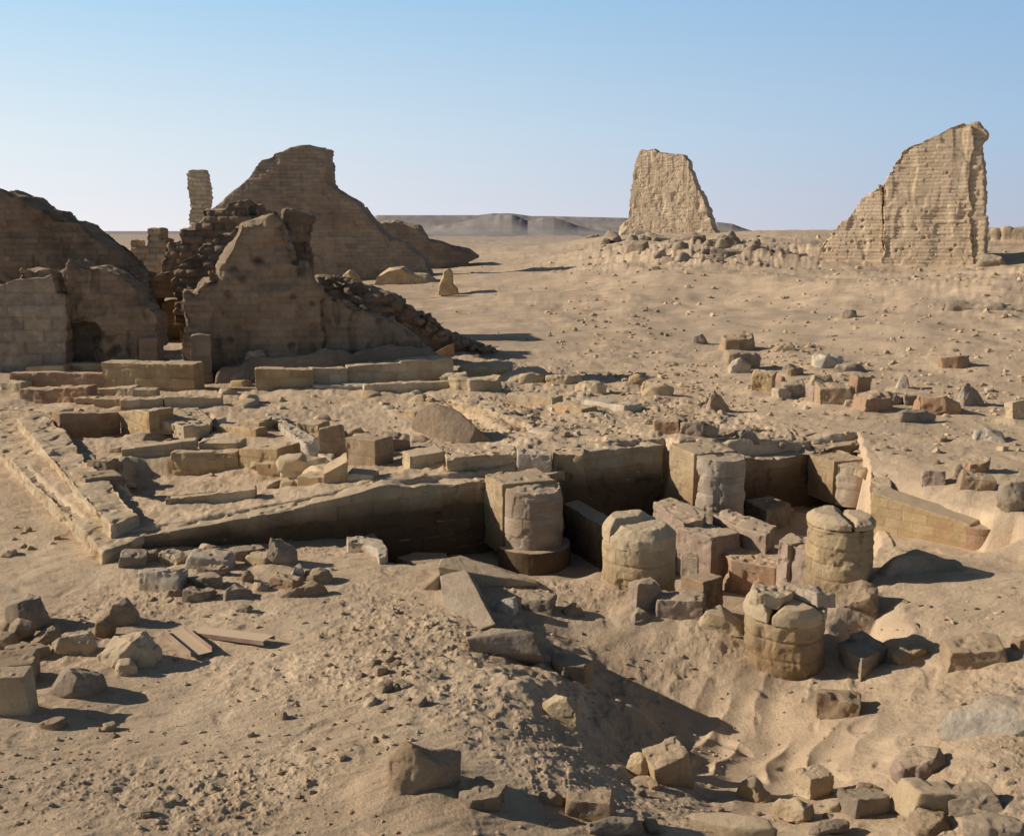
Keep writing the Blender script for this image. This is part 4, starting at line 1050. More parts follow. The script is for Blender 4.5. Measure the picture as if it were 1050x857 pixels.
# the rest of the loose stones: (x0, y0, x1, y1, shape, material, label)
ROCKS = [
    (559, 712, 596, 744, 'angular', 'lime', 'lone pale upright stone on the edge of the big shadow', 0),
    (393, 757, 466, 824, 'angular', 'brown', 'largest boulder at the bottom centre with flat dusty top', 0),
    (467, 803, 521, 839, 'slab', 'grey', 'flat grey stone in shade right of the largest bottom boulder', 0),
    (584, 813, 630, 847, 'block', 'brown', 'small warm brown block near the bottom edge, left of the rough round stone', 0),
    (598, 838, 660, 862, 'angular', 'grey', 'rough rounded grey brown stone cut by the bottom edge at centre', 0),
    (666, 768, 711, 812, 'block', 'yellow', 'sunlit squared ochre block at the lower end of the big shadow', 0),
    (642, 772, 668, 800, 'angular', 'lime', 'small rounded stone touching the squared ochre block on its left', 0),
    (552, 811, 578, 830, 'angular', 'brown', 'small tan stone between the bottom boulder and the small brown block', 0),
    (504, 611, 532, 633, 'wedge', 'pale', 'pale pointed stone lying behind the sand ridge, right of the tilted slab', 0),
    (536, 611, 571, 631, 'block', 'grey', 'dark grey block right of the pale pointed stone', 0),
    (575, 619, 599, 633, 'wedge', 'brown', 'small dark triangular stone right of the dark grey block', 0),
    (645, 601, 676, 634, 'block', 'pink', 'squared pinkish block tilted at the foot of the left column stump', 25),
    (674, 612, 727, 641, 'block', 'pink', 'long pinkish rough block lying in front of the dark squared block', -10),
    (717, 626, 769, 656, 'wedge', 'lime', 'six sided tan stone left of the nearest column stump', 0),
    (642, 626, 674, 645, 'wedge', 'grey', 'low pointed slab lying in front of the tilted pinkish block', 0),
    (838, 711, 887, 742, 'block', 'brown', 'lone oblong block with dusty top in the sandy basin', -18),
    (927, 767, 988, 806, 'angular', 'pink', 'large pinkish rock above the long pale boulder at lower right', 0),
    (932, 803, 1019, 842, 'block', 'lime', 'long pale rounded boulder at lower right', 4),
    (985, 800, 1037, 842, 'angular', 'grey', 'grey slab leaning behind the long pale boulder', 0),
    (867, 808, 912, 845, 'block', 'grey', 'flat faced dark grey block leaning in the lower right cluster', 14),
    (821, 791, 857, 822, 'block', 'lime', 'squared block with bright left face at the top of the lower right cluster', 22),
    (800, 815, 841, 847, 'round', 'lime', 'rounded conglomerate stone left in the lower right cluster', 0),
    (849, 819, 868, 840, 'round', 'lime', 'small round stone wedged between the grey block and its neighbour', 0),
    (756, 797, 797, 827, 'wedge', 'lime', 'pale wedge shaped stone left of the lower right cluster', 0),
    (832, 838, 878, 860, 'round', 'grey', 'low rounded stone below the lower right cluster at the bottom edge', 0),
    (881, 801, 906, 822, 'angular', 'brown', 'small brown stone behind the flat faced grey block', 0),
    (937, 828, 984, 860, 'angular', 'brown', 'brown rock under the long pale boulder at the bottom edge', 0),
    (708, 842, 803, 862, 'slab', 'lime', 'wide flat pale rock cut by the bottom edge', 0),
    (1000, 838, 1056, 865, 'slab', 'grey', 'dark flat rock in the bottom right corner', 0),
    # left cluster
    (0, 607, 45, 648, 'angular', 'grey', 'jagged grey boulder at the back of the left edge pile', 0),
    (3, 634, 34, 661, 'round', 'brown', 'rounded brown stone in front of the jagged grey boulder', 0),
    (96, 615, 139, 648, 'wedge', 'brown', 'upright brown stone at the back right of the left edge pile', 0),
    (94, 632, 117, 659, 'round', 'brown', 'small rounded stone leaning on the upright brown stone', 0),
    (48, 643, 92, 678, 'angular', 'lime', 'tan angular boulder in the middle of the left edge pile', 0),
    (96, 645, 154, 691, 'angular', 'lime', 'biggest tan boulder at the right of the left edge pile', 0),
    (0, 661, 47, 680, 'slab', 'brown', 'flat brown slab in the left edge pile', 0),
    (-8, 672, 33, 705, 'block', 'brown', 'brown block on the left edge below the flat slab', 0),
    (41, 677, 97, 722, 'angular', 'grey', 'flat topped grey stone lowest in the left edge pile', 0),
    (-15, 692, 27, 741, 'block', 'lime', 'large pale block cut by the left edge', 12),
    (115, 675, 138, 696, 'angular', 'lime', 'small thin stone standing at the foot of the biggest tan boulder', 0),
    (-12, 645, 16, 667, 'angular', 'brown', 'brown stone on the left edge below the rounded brown stone', 0),
    (27, 640, 57, 663, 'angular', 'brown', 'low brown stone between the grey boulder and the tan boulder', 0),
    (38, 736, 64, 752, 'slab', 'brown', 'small thin stone lying apart below the left edge pile', 0),
    # block row in front of the terrace
    (117, 567, 147, 585, 'block', 'grey', 'leftmost grey block of the block row before the terrace wall', 0),
    (135, 565, 160, 580, 'slab', 'grey', 'thin slab behind the leftmost block of the row', 0),
    (160, 565, 190, 581, 'block', 'lime', 'small squared block third from the left in the block row', 0),
    (186, 567, 233, 587, 'block', 'pale', 'large whitish block in the middle of the block row', -6),
    (198, 580, 233, 594, 'slab', 'grey', 'grey slab leaning on the front of the large whitish block', 0),
    (140, 585, 185, 611, 'block', 'pale', 'pale squared block at the front left of the block row', -8),
    (184, 588, 231, 606, 'slab', 'grey', 'flat grey slab in front of the large whitish block', 0),
    (166, 602, 189, 615, 'angular', 'brown', 'small brown stone right of the pale front block', 0),
    (182, 602, 217, 621, 'slab', 'grey', 'dark slab tipped on edge at the front of the block row', 0),
    (222, 599, 259, 620, 'wedge', 'grey', 'grey pointed stone at the front centre of the block row', 0),
    (231, 560, 272, 577, 'block', 'grey', 'long shaded block against the foot of the terrace wall', 0),
    (249, 567, 281, 584, 'block', 'lime', 'small tan block with sunlit top left of the standing boulder', 0),
    (272, 550, 303, 584, 'angular', 'grey', 'standing rounded boulder tallest in the block row', 0),
    (292, 579, 314, 600, 'wedge', 'pale', 'bright white faced stone right of the standing boulder', 0),
    (308, 582, 339, 601, 'angular', 'brown', 'crumbly conglomerate stone at the right end of the block row', 0),
    (273, 591, 305, 607, 'block', 'red', 'small reddish block in the front right of the block row', 0),
    (280, 600, 338, 615, 'wedge', 'brown', 'flat triangular stone at the front right of the block row', 0),
    (239, 620, 258, 632, 'round', 'grey', 'small lone round stone in front of the block row', 0),
    (245, 586, 258, 600, 'angular', 'brown', 'little brown stone behind the grey pointed stone', 0),
    (256, 596, 275, 609, 'angular', 'lime', 'little tan stone between the grey pointed and the reddish stones', 0),
    (200, 556, 224, 568, 'angular', 'lime', 'rubbly stone behind the large whitish block', 0),
    # terrace blocks
    (402, 378, 402, 378, '', '', '', 0),
    (388, 449, 418, 465, 'block', 'red', 'small reddish ochre block lying on the terrace sand', 10),
    (310, 450, 342, 472, 'round', 'pale', 'rounded pale heap beside the dark standing block', 0),
    (330, 427, 352, 471, 'block', 'brown', 'dark upright block standing on the terrace', 4),
    (285, 470, 340, 488, 'angular', 'lime', 'pale crumbling lump on the ochre blocks of the terrace', 0),
    (455, 385, 478, 398, 'block', 'lime', 'small block at the left end of the terrace flat stones', 0),
    (464, 386, 513, 405, 'slab', 'lime', 'flat layered stone behind the dark tilted mound', 0),
    (477, 375, 524, 391, 'block', 'lime', 'long tan lump lying beyond the flat layered stone', -10),
    (516, 378, 562, 396, 'angular', 'lime', 'large tan rock with bright left side at the terrace back', 0),
    (592, 393, 624, 406, 'slab', 'lime', 'thin flat rock right of the large tan terrace rock', 0),
    (560, 386, 595, 397, 'slab', 'lime', 'pale flat rock between the tan rock and the thin flat rock', 0),
    (645, 386, 662, 398, 'angular', 'yellow', 'small pointed stone on the low outcrop', 0),
    (660, 392, 690, 409, 'angular', 'lime', 'tan stone at the right of the low outcrop', 0),
    (673, 432, 697, 447, 'block', 'red', 'reddish block behind the wall top near the inner corner', 0),
    (688, 430, 702, 446, 'block', 'grey', 'grey block touching the reddish block behind the wall top', 0),
    (700, 436, 722, 450, 'block', 'pink', 'pinkish block in the row above the pit corner', 0),
    (718, 437, 736, 451, 'block', 'grey', 'dark block in the row above the pit corner', 0),
    (734, 438, 758, 450, 'slab', 'grey', 'flat dark slab in the row above the pit corner', 0),
    (756, 441, 779, 456, 'wedge', 'grey', 'dark wedge at the right of the row above the pit corner', 0),
    (850, 470, 881, 484, 'slab', 'lime', 'flat round slab behind the half column stub', 0),
    (880, 476, 900, 486, 'slab', 'lime', 'small flat slab right of the flat round slab', 0),
    # field of blocks, right middle
    (741, 347, 778, 362, 'slab', 'brown', 'crumbly brown mudbrick lump, topmost of the right block field', 0),
    (743, 364, 781, 384, 'slab', 'brown', 'low brown slab under the crumbly mudbrick lump', 0),
    (750, 370, 770, 386, 'angular', 'pale', 'pale cornered stone in front of the low brown slab', 0),
    (711, 345, 727, 355, 'angular', 'grey', 'dark stone alone left of the mudbrick lump', 0),
    (796, 353, 817, 363, 'wedge', 'brown', 'dark pointed stone right of the mudbrick lump', 0),
    (808, 373, 826, 388, 'angular', 'brown', 'brown upright stone left of the biggest pale rock', 0),
    (837, 362, 866, 380, 'angular', 'pale', 'biggest pale rock in the right block field', 0),
    (859, 374, 891, 384, 'angular', 'grey', 'grey rock right of the biggest pale rock', 0),
    (772, 386, 795, 405, 'block', 'yellow', 'yellow leaning slab at the left of the block field', 0),
    (794, 399, 813, 411, 'block', 'pale', 'small light block in front of the yellow leaning slab', 0),
    (806, 395, 826, 410, 'block', 'grey', 'greyish block in front of the brown upright stone', 0),
    (831, 387, 860, 405, 'angular', 'lime', 'tan sloping rock in the centre of the block field', 0),
    (829, 400, 848, 416, 'block', 'pink', 'pink block left of the dark brown square block', 0),
    (845, 399, 877, 420, 'block', 'brown', 'dark brown square block in front of the tan sloping rock', 0),
    (872, 390, 891, 407, 'block', 'red', 'reddish square block standing behind the brown square block', 0),
    (868, 412, 887, 421, 'block', 'pale', 'low bright cream block in front of the reddish square block', 0),
    (882, 406, 918, 425, 'block', 'red', 'long reddish block with smooth face in the block field', 12),
    (903, 403, 930, 418, 'angular', 'grey', 'grey brown stone right behind the long reddish block', 0),
    (920, 387, 934, 401, 'wedge', 'pale', 'small pale pointed stone behind the reddish blocks', 0),
    (929, 408, 946, 418, 'block', 'grey', 'low grey block left of the big orange brown rock', 0),
    (946, 404, 991, 429, 'angular', 'red', 'big orange brown rock at the right of the block field', 0),
    (986, 397, 1012, 420, 'wedge', 'grey', 'dark grey leaning slab behind the orange brown rock', 0),
    (917, 424, 959, 436, 'slab', 'grey', 'flat pale grey slab in front of the block field', 0),
    (1004, 440, 1035, 456, 'wedge', 'pale', 'bright triangular stone right of the flat grey slab', 0),
    (1037, 414, 1056, 433, 'block', 'lime', 'tan block cut by the right edge near the block field', 0),
    (968, 368, 998, 380, 'slab', 'red', 'flat reddish stones lying behind the orange brown rock', 0),
    (725, 404, 750, 425, 'wedge', 'brown', 'lone brown wedge on the sand slope left of the block field', 0),
    (948, 485, 973, 502, 'block', 'pink', 'pinkish block left of the stone trio above the sunlit wall', 0),
    (978, 477, 994, 493, 'wedge', 'brown', 'small pointed brown stone of the trio above the sunlit wall', 0),
    (992, 472, 1020, 488, 'slab', 'red', 'tipped reddish slab at the top of the stone trio', 0),
    (987, 488, 1024, 506, 'block', 'brown', 'brown block lowest of the stone trio', 0),
    (1028, 493, 1062, 532, 'round', 'grey', 'big dark rounded boulder cut by the right edge', 0),
    (865, 320, 880, 330, 'angular', 'grey', 'lone dark rock in the sand below the tallest tower', 0),
    (250, 355, 272, 391, 'angular', 'grey', 'dark pale lump standing at the foot of the pointed gable', 0),
    (278, 352, 333, 377, 'angular', 'grey', 'long grey lump against the foot of the pointed gable', 0),
    (232, 378, 250, 394, 'angular', 'grey', 'dark rock beside the lump at the foot of the pointed gable', 0),
    (24, 366, 50, 380, 'angular', 'grey', 'weathered grey rock in front of the left house', 0),
]
for r in ROCKS:
    if not r[4]: continue
    nm = {'block': 'stone_block', 'angular': 'boulder', 'round': 'round_stone', 'slab': 'stone_slab', 'wedge': 'stone_wedge'}[r[4]]
    stone(*r[:7], name=nm, yaw=(r[7] if r[7] else None), cat='boulder' if r[4] in ('angular', 'round') else 'stone')

# bedrock outcrop lower right
q = [V3(958, 748, .1), V3(975, 728, .3), V3(1010, 714, .4), V3(1060, 712, .42), V3(1075, 740, .35), V3(1070, 765, .1), V3(1000, 770, 0), V3(965, 762, -.05), V3(1000, 740, -.4), V3(1060, 740, -.4)]
tilted(q, 'pale', 'pale bedrock outcrop with grey ledge at the right edge', 'rock_outcrop', 181, v=.013, amp=.05)['category'] = 'outcrop'

# ------------------------------------------------------------------ terrace masonry: (left top px, right top px, left bottom row, right bottom row, thickness)
def wseg(xl, yl, xr, yr, bl, br, thick, mat, label, name='block_wall', cat='wall', amp=.022, courses=True, group=None, under=.25, jog=0, extra=None, end=None):
    a = G(xl, bl); b = G(xr, br)
    za = CH + (a[1]) * (ray(xl, yl)[2] / ray(xl, yl)[1]); zb = CH + (b[1]) * (ray(xr, yr)[2] / ray(xr, yr)[1])
    d = b[:2] - a[:2]; L = np.linalg.norm(d); d = d / L; n = np.array([-d[1], d[0]])
    if n[1] < 0: n = -n
    ang = math.degrees(math.atan2(d[1], d[0]))
    k = max(1, int(L / .8)); s = S(); rs = random.Random(int(xl * 7 + yl))
    # a line of blocks of slightly different height
    for i in range(k):
        f0, f1 = i / k, (i + 1) / k
        p, q = a[:2] + d * L * f0, a[:2] + d * (L * f1 + .01)
        z0 = za + (zb - za) * f0; z1 = za + (zb - za) * f1; dz = rs.uniform(-.02, .03)
        t = thick * rs.uniform(.85, 1.1)
        s.prism([tuple(p), tuple(q), tuple(q + n * t), tuple(p + n * t)], min(a[2], b[2]) - under, [z0 + dz, z1 + dz, z1 + dz, z0 + dz])
    ym = (a[1] + b[1]) / 2
    o = s.build(name, mat, vox(ym, 1.0), amp, 2.0, 4, int(xl * 5 + yl), courses=(ang, .28, .75, .014, .03) if courses else None, chip=.035, smooth_it=1)
    for f in np.linspace(0, 1, max(2, int(L / .5))):
        pp = a[:2] + d * L * f; DRIFT.append((pp[0] - n[0] * .05, pp[1] - n[1] * .05, .3 * rs.uniform(.6, 1.3), .05 * rs.uniform(.2, 1.5)))
    return tag(o, label, cat, group)


W = [
    (27, 377, 66, 375, 383, 383, .5, 'lime', 'short low block row left end of the terrace back'),
    (65, 373, 106, 372, 381, 381, .5, 'yellow', 'middle ochre block of the terrace back row'),
    (105, 372, 200, 374, 400, 401, .7, 'yellow', 'high ochre block wall at the right end of the terrace back row'),
    (10, 382, 124, 383, 399, 400, .35, 'red', 'low dark reddish wall in front of the terrace back row'),
    (20, 399, 90, 398, 413, 414, .5, 'red', 'dark red faced wall second from the terrace back'),
    (92, 398, 136, 397, 408, 409, .5, 'lime', 'tan block joining the dark red faced wall'),
    (135, 399, 160, 399, 410, 410, .4, 'lime', 'short tan block right of the joining block'),
    (76, 408, 96, 408, 417, 417, .4, 'yellow', 'small cubic ochre block left of the twin block'),
    (96, 409, 123, 409, 419, 419, .4, 'yellow', 'low ochre block with dusty top before the sunken room'),
    (123, 410, 168, 408, 421, 419, .45, 'lime', 'left part of the low curb behind the sunken room'),
    (168, 408, 228, 408, 419, 417, .4, 'lime', 'right part of the low curb behind the sunken room'),
    (62, 424, 124, 423, 446, 446, .6, 'red', 'shaded reddish wall inside the small sunken room'),
    (123, 421, 153, 422, 446, 444, .6, 'yellow', 'bright ochre wall face at the end of the small sunken room'),
    (153, 420, 160, 420, 440, 440, .4, 'yellow', 'narrow upright ochre stone left of the tilted slab'),
    (125, 461, 201, 452, 470, 465, .4, 'lime', 'long curb across the terrace behind the sandy court'),
    (203, 455, 243, 455, 464, 464, .6, 'lime', 'pale topped block at the right end of the long curb'),
    (176, 465, 243, 464, 486, 484, .3, 'yellow', 'shaded ochre wall along the back of the sandy court'),
    (245, 459, 285, 459, 484, 482, .7, 'yellow', 'solid ochre block at the corner of the sandy court'),
    (92, 473, 110, 473, 486, 487, .5, 'brown', 'left stub block beside the sandy court'),
    (110, 472, 128, 472, 488, 488, .5, 'brown', 'right stub block beside the sandy court'),
    (88, 491, 128, 489, 506, 504, .6, 'brown', 'lower brown block at the left of the sandy court'),
    (263, 476, 297, 475, 490, 489, .45, 'yellow', 'low yellow block in front of the solid ochre block'),
    (305, 489, 332, 490, 500, 500, .5, 'yellow', 'small yellow block left of the notched block'),
    (332, 486, 357, 472, 500, 497, .6, 'yellow', 'notched yellow block with sunlit face on the terrace front'),
    (355, 486, 383, 488, 497, 496, .4, 'lime', 'low pale block right of the notched yellow block'),
    (262, 378, 322, 379, 401, 399, .6, 'yellow', 'bright ochre wall end with two red streaks at the terrace back'),
    (320, 378, 357, 378, 398, 396, .6, 'lime', 'middle piece of the back wall right of the streaked end'),
    (343, 364, 409, 362, 378, 377, .6, 'red', 'long slab atop the terrace back wall'),
    (356, 376, 465, 366, 395, 392, .7, 'lime', 'long shaded low wall at the terrace back right'),
    (320, 395, 374, 396, 400, 400, .5, 'pale', 'thin pale curb sunk in the sand'),
    (373, 395, 465, 391, 404, 401, .35, 'lime', 'long low lying beam on the terrace sand'),
    (305, 434, 326, 435, 446, 447, .5, 'yellow', 'small ochre block behind the white faced curb'),
    (266, 430, 274, 430, 443, 443, .4, 'yellow', 'tiny ochre block left of the white faced curb'),
    (355, 449, 385, 452, 476, 478, .5, 'brown', 'dark shaded wall in the little sunken slot'),
    (599, 410, 640, 416, 416, 422, .6, 'pale', 'thin pale slab lying flat on the terrace right'),
    (168, 512, 262, 502, 521, 511, .35, 'lime', 'thin curb in front of the sandy court'),
    (244, 430, 266, 434, 440, 444, .5, 'yellow', 'ochre block left of the tiny ochre block'),
    (0, 418, 60, 421, 428, 431, .5, 'lime', 'dusty curb behind the rim at the far left of the terrace'),
    (0, 392, 22, 393, 402, 403, .5, 'lime', 'short dusty curb at the left edge of the terrace'),
    (208, 436, 262, 440, 446, 450, .35, 'yellow', 'ochre curb right of the wide tilted slab'),
    (420, 470, 456, 464, 482, 478, .5, 'lime', 'rough block left of the long layered block on the pit wall'),
    (520, 404, 566, 408, 413, 417, .5, 'lime', 'worn block row behind the long pale curb'),
    (566, 412, 596, 418, 421, 427, .5, 'yellow', 'ochre worn block right of the worn block row'),
    (690, 455, 690, 455, 455, 455, .5, '', ''),
]
for w in W:
    if not w[7]: continue
    wseg(*w[:9], name='stone_block' if w[2] - w[0] < 50 else 'block_wall', cat='stone' if w[2] - w[0] < 50 else 'wall')

# walls that run away from the viewer: top outline
TB = [
    ([(272, 424), (281, 421), (345, 462), (340, 472), (330, 468)], .42, .0, 'pale', 'white sunlit curb wall running down to the dark standing block', 'wall'),
    ([(366, 461), (374, 457), (412, 478), (402, 484), (384, 474)], .38, -.1, 'pale', 'cream sunlit panel wall right of the little sunken slot', 'wall'),
    ([(160, 422), (168, 418), (204, 418), (219, 430), (216, 434), (188, 437), (166, 431)], .45, .12, 'lime', 'wide slab with sandy top tilted beside the small sunken room', 'slab'),
    ([(462, 408), (468, 404), (502, 408), (549, 432), (547, 437), (512, 424)], .45, .1, 'lime', 'long pale curb with sunlit side running toward the pit wall', 'curb'),
    ([(585, 425), (600, 421), (655, 432), (640, 437)], .42, .1, 'lime', 'flat tan slab lying behind the recessed wall', 'slab'),
]
for pts, zt, zb, mat, lab, ct in TB:
    topblock(pts, zt, zb, mat, lab, ct, {'wall': 'curb_wall', 'slab': 'stone_slab', 'curb': 'stone_curb'}[ct], amp=.03)

# tilted sheet leaning at the back, and the dark tilted mound
tilted([V3(437, 366, .45), V3(463, 352, .95), V3(466, 352, .9), V3(466, 366, .4), V3(440, 367, .2), V3(463, 366, .2)], 'red', 'tilted reddish slab propped against the long back wall', 'leaning_slab', 191, v=.03, amp=.02)
m0 = G(440, 445)
q = [V3(422, 438, .35), V3(427, 422, .85), V3(445, 412, 1.15), V3(466, 420, 1.0), V3(488, 437, .72), V3(509, 456, .33), V3(478, 463, .2), V3(447, 462, .1), V3(430, 452, .15), V3(460, 440, -.1)]
o = tilted(q, 'plaster', 'steep sided sand covered mound with a dark right slope on the terrace', 'sand_mound', 192, v=.018, amp=.04); o['category'] = 'mound'

# the rough sunlit ledges down the left side of the terrace
for pts, zt, zb, mat, lab in (
        ([(106, 567), (150, 548), (128, 505), (96, 468), (60, 436), (20, 404), (-60, 410), (-10, 452), (46, 508)], .13, -.4, 'lime', 'outer rough sunlit ledge down the left side of the terrace'),
        ([(114, 538), (142, 527), (112, 492), (88, 470), (66, 440), (44, 424), (18, 430), (50, 468), (86, 510)], .33, -.2, 'lime', 'inner rough sunlit ledge above the outer one on the left terrace side')):
    poly = [tuple(P(a, b, zt)) for a, b in pts]
    o = S().prism(poly, zb, zt).build('stone_ledge', mat, .022, .09, 1.5, 5, int(pts[0][0]), courses=(60, .2, .4, .02, .05), chip=.05, smooth_it=1); tag(o, lab, 'ledge')

# ------------------------------------------------------------------ metal channels
def channel(name, c0, c1, w, h, th, label, roll=0, yawend=None):
    a = np.array(c0, float); b = np.array(c1, float); L = np.linalg.norm(b - a)
    bm = bmesh.new()
    def box(x0, x1, y0, y1, z0, z1):
        vs = [bm.verts.new((x, y, z)) for x in (x0, x1) for y in (y0, y1) for z in (z0, z1)]
        for f in ((0, 1, 3, 2), (4, 6, 7, 5), (0, 4, 5, 1), (2, 3, 7, 6), (0, 2, 6, 4), (1, 5, 7, 3)): bm.faces.new([vs[i] for i in f])
    nseg = 8
    for i in range(nseg):
        x0 = L * i / nseg; x1 = L * (i + 1) / nseg
        box(x0, x1, -w / 2 + th, w / 2 - th, 0, th)
        box(x0, x1, -w / 2, -w / 2 + th, 0, h); box(x0, x1, w / 2 - th, w / 2, 0, h)
    bmesh.ops.remove_doubles(bm, verts=bm.verts, dist=1e-5); bmesh.ops.recalc_face_normals(bm, faces=bm.faces)
    me = bpy.data.meshes.new(name); bm.to_mesh(me); bm.free(); me.materials.append(M['rust'])
    o = bpy.data.objects.new(name, me); COL.objects.link(o); o.location = a
    d = (b - a) / L
    o.rotation_euler = (R(roll), -math.asin(d[2]), math.atan2(d[1], d[0]))
    return tag(o, label, 'metal channel')


def g3(px, py, dz=.02):
    g = G(px, py); return (g[0], g[1], float(H(g[0], g[1])[0]) + dz)


channel('metal_channel', g3(178, 651, .04), g3(207, 673, .05), .24, .06, .006, 'short rusty open metal channel lying on the sand, its trough facing up')
q0 = g3(202, 650, .05); q1 = g3(276, 661, .09)
channel('metal_channel', q0, (q1[0], q1[1], q1[2]), .20, .05, .006, 'long rusty metal channel lying face down beside the short open one', roll=180)


build_ground()
# ------------------------------------------------------------------ scattered stones that can still be told apart
PROTO = []
for k in range(8):
    rs = random.Random(300 + k)
    s = S().hull(hull_pts(['block', 'angular', 'wedge', 'angular'][k % 4], 1, .8, .62, rs))
    o = s.build('p', 'lime', .075, .06, 2.2, 3, 300 + k, loc=(0, 0, 0), smooth_it=1)
    PROTO.append(o.data); bpy.data.objects.remove(o)
_pm = {}
def proto(k, mat):
    if (k, mat) not in _pm:
        m = PROTO[k].copy(); m.materials.clear(); m.materials.append(M[mat]); _pm[(k, mat)] = m
    return _pm[(k, mat)]


def scatter(n, poly, s0, s1, mats, name, label, group, seed, cat='stone', zs=1.0):
    rs = random.Random(seed); c = 0
    xs = [p[0] for p in poly]; ys = [p[1] for p in poly]
    while c < n:
        px, py = rs.uniform(min(xs), max(xs)), rs.uniform(min(ys), max(ys))
        if poly_sd(np.array([px]), np.array([py]), poly)[0] > 0: continue
        g = G(px, py)
        w = (s0 + (s1 - s0) * rs.random() ** 2.2) * g[1] / 1056
        o = bpy.data.objects.new(name, proto(rs.randrange(8), rs.choice(mats))); COL.objects.link(o)
        o.location = (g[0], g[1], float(H(g[0], g[1])[0]) - .12 * w); o.scale = (w, w, w * zs * rs.uniform(.6, 1.1)); o.rotation_euler = (rs.uniform(-.3, .3) * zs, rs.uniform(-.3, .3) * zs, rs.uniform(0, 6.28))
        tag(o, label, cat, group); c += 1


scatter(70, [(750, 372), (850, 356), (960, 385), (1040, 405), (1040, 425), (900, 425), (780, 408)], 5, 12, ['lime', 'brown', 'grey', 'pale', 'red'], 'loose_stone', 'small angular stone strewn among the blocks of the right block field', 'small stones of the right block field', 1)
scatter(30, [(440, 392), (520, 374), (625, 392), (690, 425), (640, 445), (540, 445), (500, 425)], 18, 44, ['lime', 'pale', 'lime', 'brown'], 'flat_slab', 'flat broken limestone slab sunk in the terrace behind the pit', 'flat broken slabs on the terrace', 21, 'slab', .28)
scatter(26, [(640, 372), (700, 385), (760, 420), (860, 438), (990, 440), (990, 460), (860, 470), (700, 430)], 10, 26, ['lime', 'brown'], 'flat_slab', 'flat broken slab sunk in the sand slope right of the terrace', 'flat broken slabs on the right sand slope', 22, 'slab', .35)
scatter(34, [(60, 395), (240, 395), (470, 400), (450, 480), (300, 500), (130, 500)], 12, 30, ['yellow', 'lime', 'yellow', 'pale'], 'squared_block', 'squared ochre or tan block fallen among the low walls of the terrace', 'squared blocks fallen on the terrace', 23, 'block', .75)
scatter(22, [(560, 345), (580, 318), (680, 318), (700, 345), (640, 352)], 4, 9, ['brown', 'grey'], 'loose_stone', 'small dark stone scattered on the sand plain beyond the terrace', 'dark stones on the sand plain', 2)
scatter(40, [(440, 395), (520, 378), (620, 398), (700, 428), (640, 450), (540, 445), (480, 410)], 4, 11, ['lime', 'pale', 'brown'], 'loose_stone', 'small rubble stone lying on the terrace top behind the pit', 'rubble stones on the terrace', 3)
scatter(22, [(640, 410), (700, 400), (790, 440), (860, 455), (850, 470), (700, 448)], 5, 12, ['lime', 'grey', 'brown', 'pink'], 'loose_stone', 'small stone of the rubble edge above the inner pit corner', 'rubble stones above the pit corner', 4)
scatter(20, [(360, 670), (400, 662), (450, 690), (475, 735), (430, 745), (370, 720)], 7, 20, ['lime', 'grey', 'brown'], 'loose_stone', 'small stone half sunk in the low rubble patch left of the big shadow', 'stones of the low rubble patch', 5)
scatter(20, [(20, 690), (340, 660), (380, 850), (20, 850)], 7, 15, ['brown', 'lime', 'grey'], 'loose_stone', 'small loose stone on the trampled slope at lower left', 'loose stones on the lower left slope', 6)
scatter(58, [(600, 258), (640, 243), (760, 246), (820, 260), (790, 277), (660, 280)], 5, 24, ['mudgrey', 'grey', 'mudgrey'], 'fallen_lump', 'grey fallen mudbrick lump on the mound of the middle tower', 'fallen lumps below the middle tower', 7, 'mudbrick lump')
scatter(20, [(830, 285), (1050, 290), (1050, 345), (960, 330), (880, 345), (820, 330)], 3, 10, ['brown', 'grey', 'mud'], 'loose_stone', 'small stone on the slope below the tallest tower', 'stones below the tallest tower', 8)
scatter(10, [(880, 610), (1040, 600), (1040, 650), (960, 660)], 5, 12, ['brown', 'grey'], 'loose_stone', 'small stone on the smooth sand right of the column stumps', 'stones on the smooth right sand', 9)
scatter(34, [(620, 800), (940, 805), (1050, 770), (1050, 857), (540, 857)], 8, 20, ['lime', 'brown', 'grey'], 'loose_stone', 'small loose stone among the rocks along the bottom edge at right', 'loose stones along the bottom edge', 10)
scatter(14, [(110, 575), (340, 560), (345, 612), (150, 618)], 5, 12, ['lime', 'brown', 'grey'], 'loose_stone', 'small chip lying between the blocks of the row before the terrace wall', 'chips in the block row', 11)
scatter(60, [(335, 288), (400, 302), (470, 345), (520, 362), (470, 372), (430, 352), (380, 322)], 5, 13, ['brick'], 'broken_brick', 'dark broken brick on the rubble slope of the left ruins', 'broken bricks of the rubble slope', 12, 'brick')
scatter(10, [(40, 560), (0, 580), (0, 520), (90, 570)], 5, 14, ['lime', 'yellow'], 'loose_stone', 'small stone on the sand left of the terrace ledges', 'stones left of the terrace', 13)
scatter(18, [(980, 425), (1050, 440), (1050, 500), (900, 465), (800, 440)], 4, 11, ['lime', 'brown'], 'loose_stone', 'small stone on the sand slope above the sunlit wall', 'stones above the sunlit wall', 14)


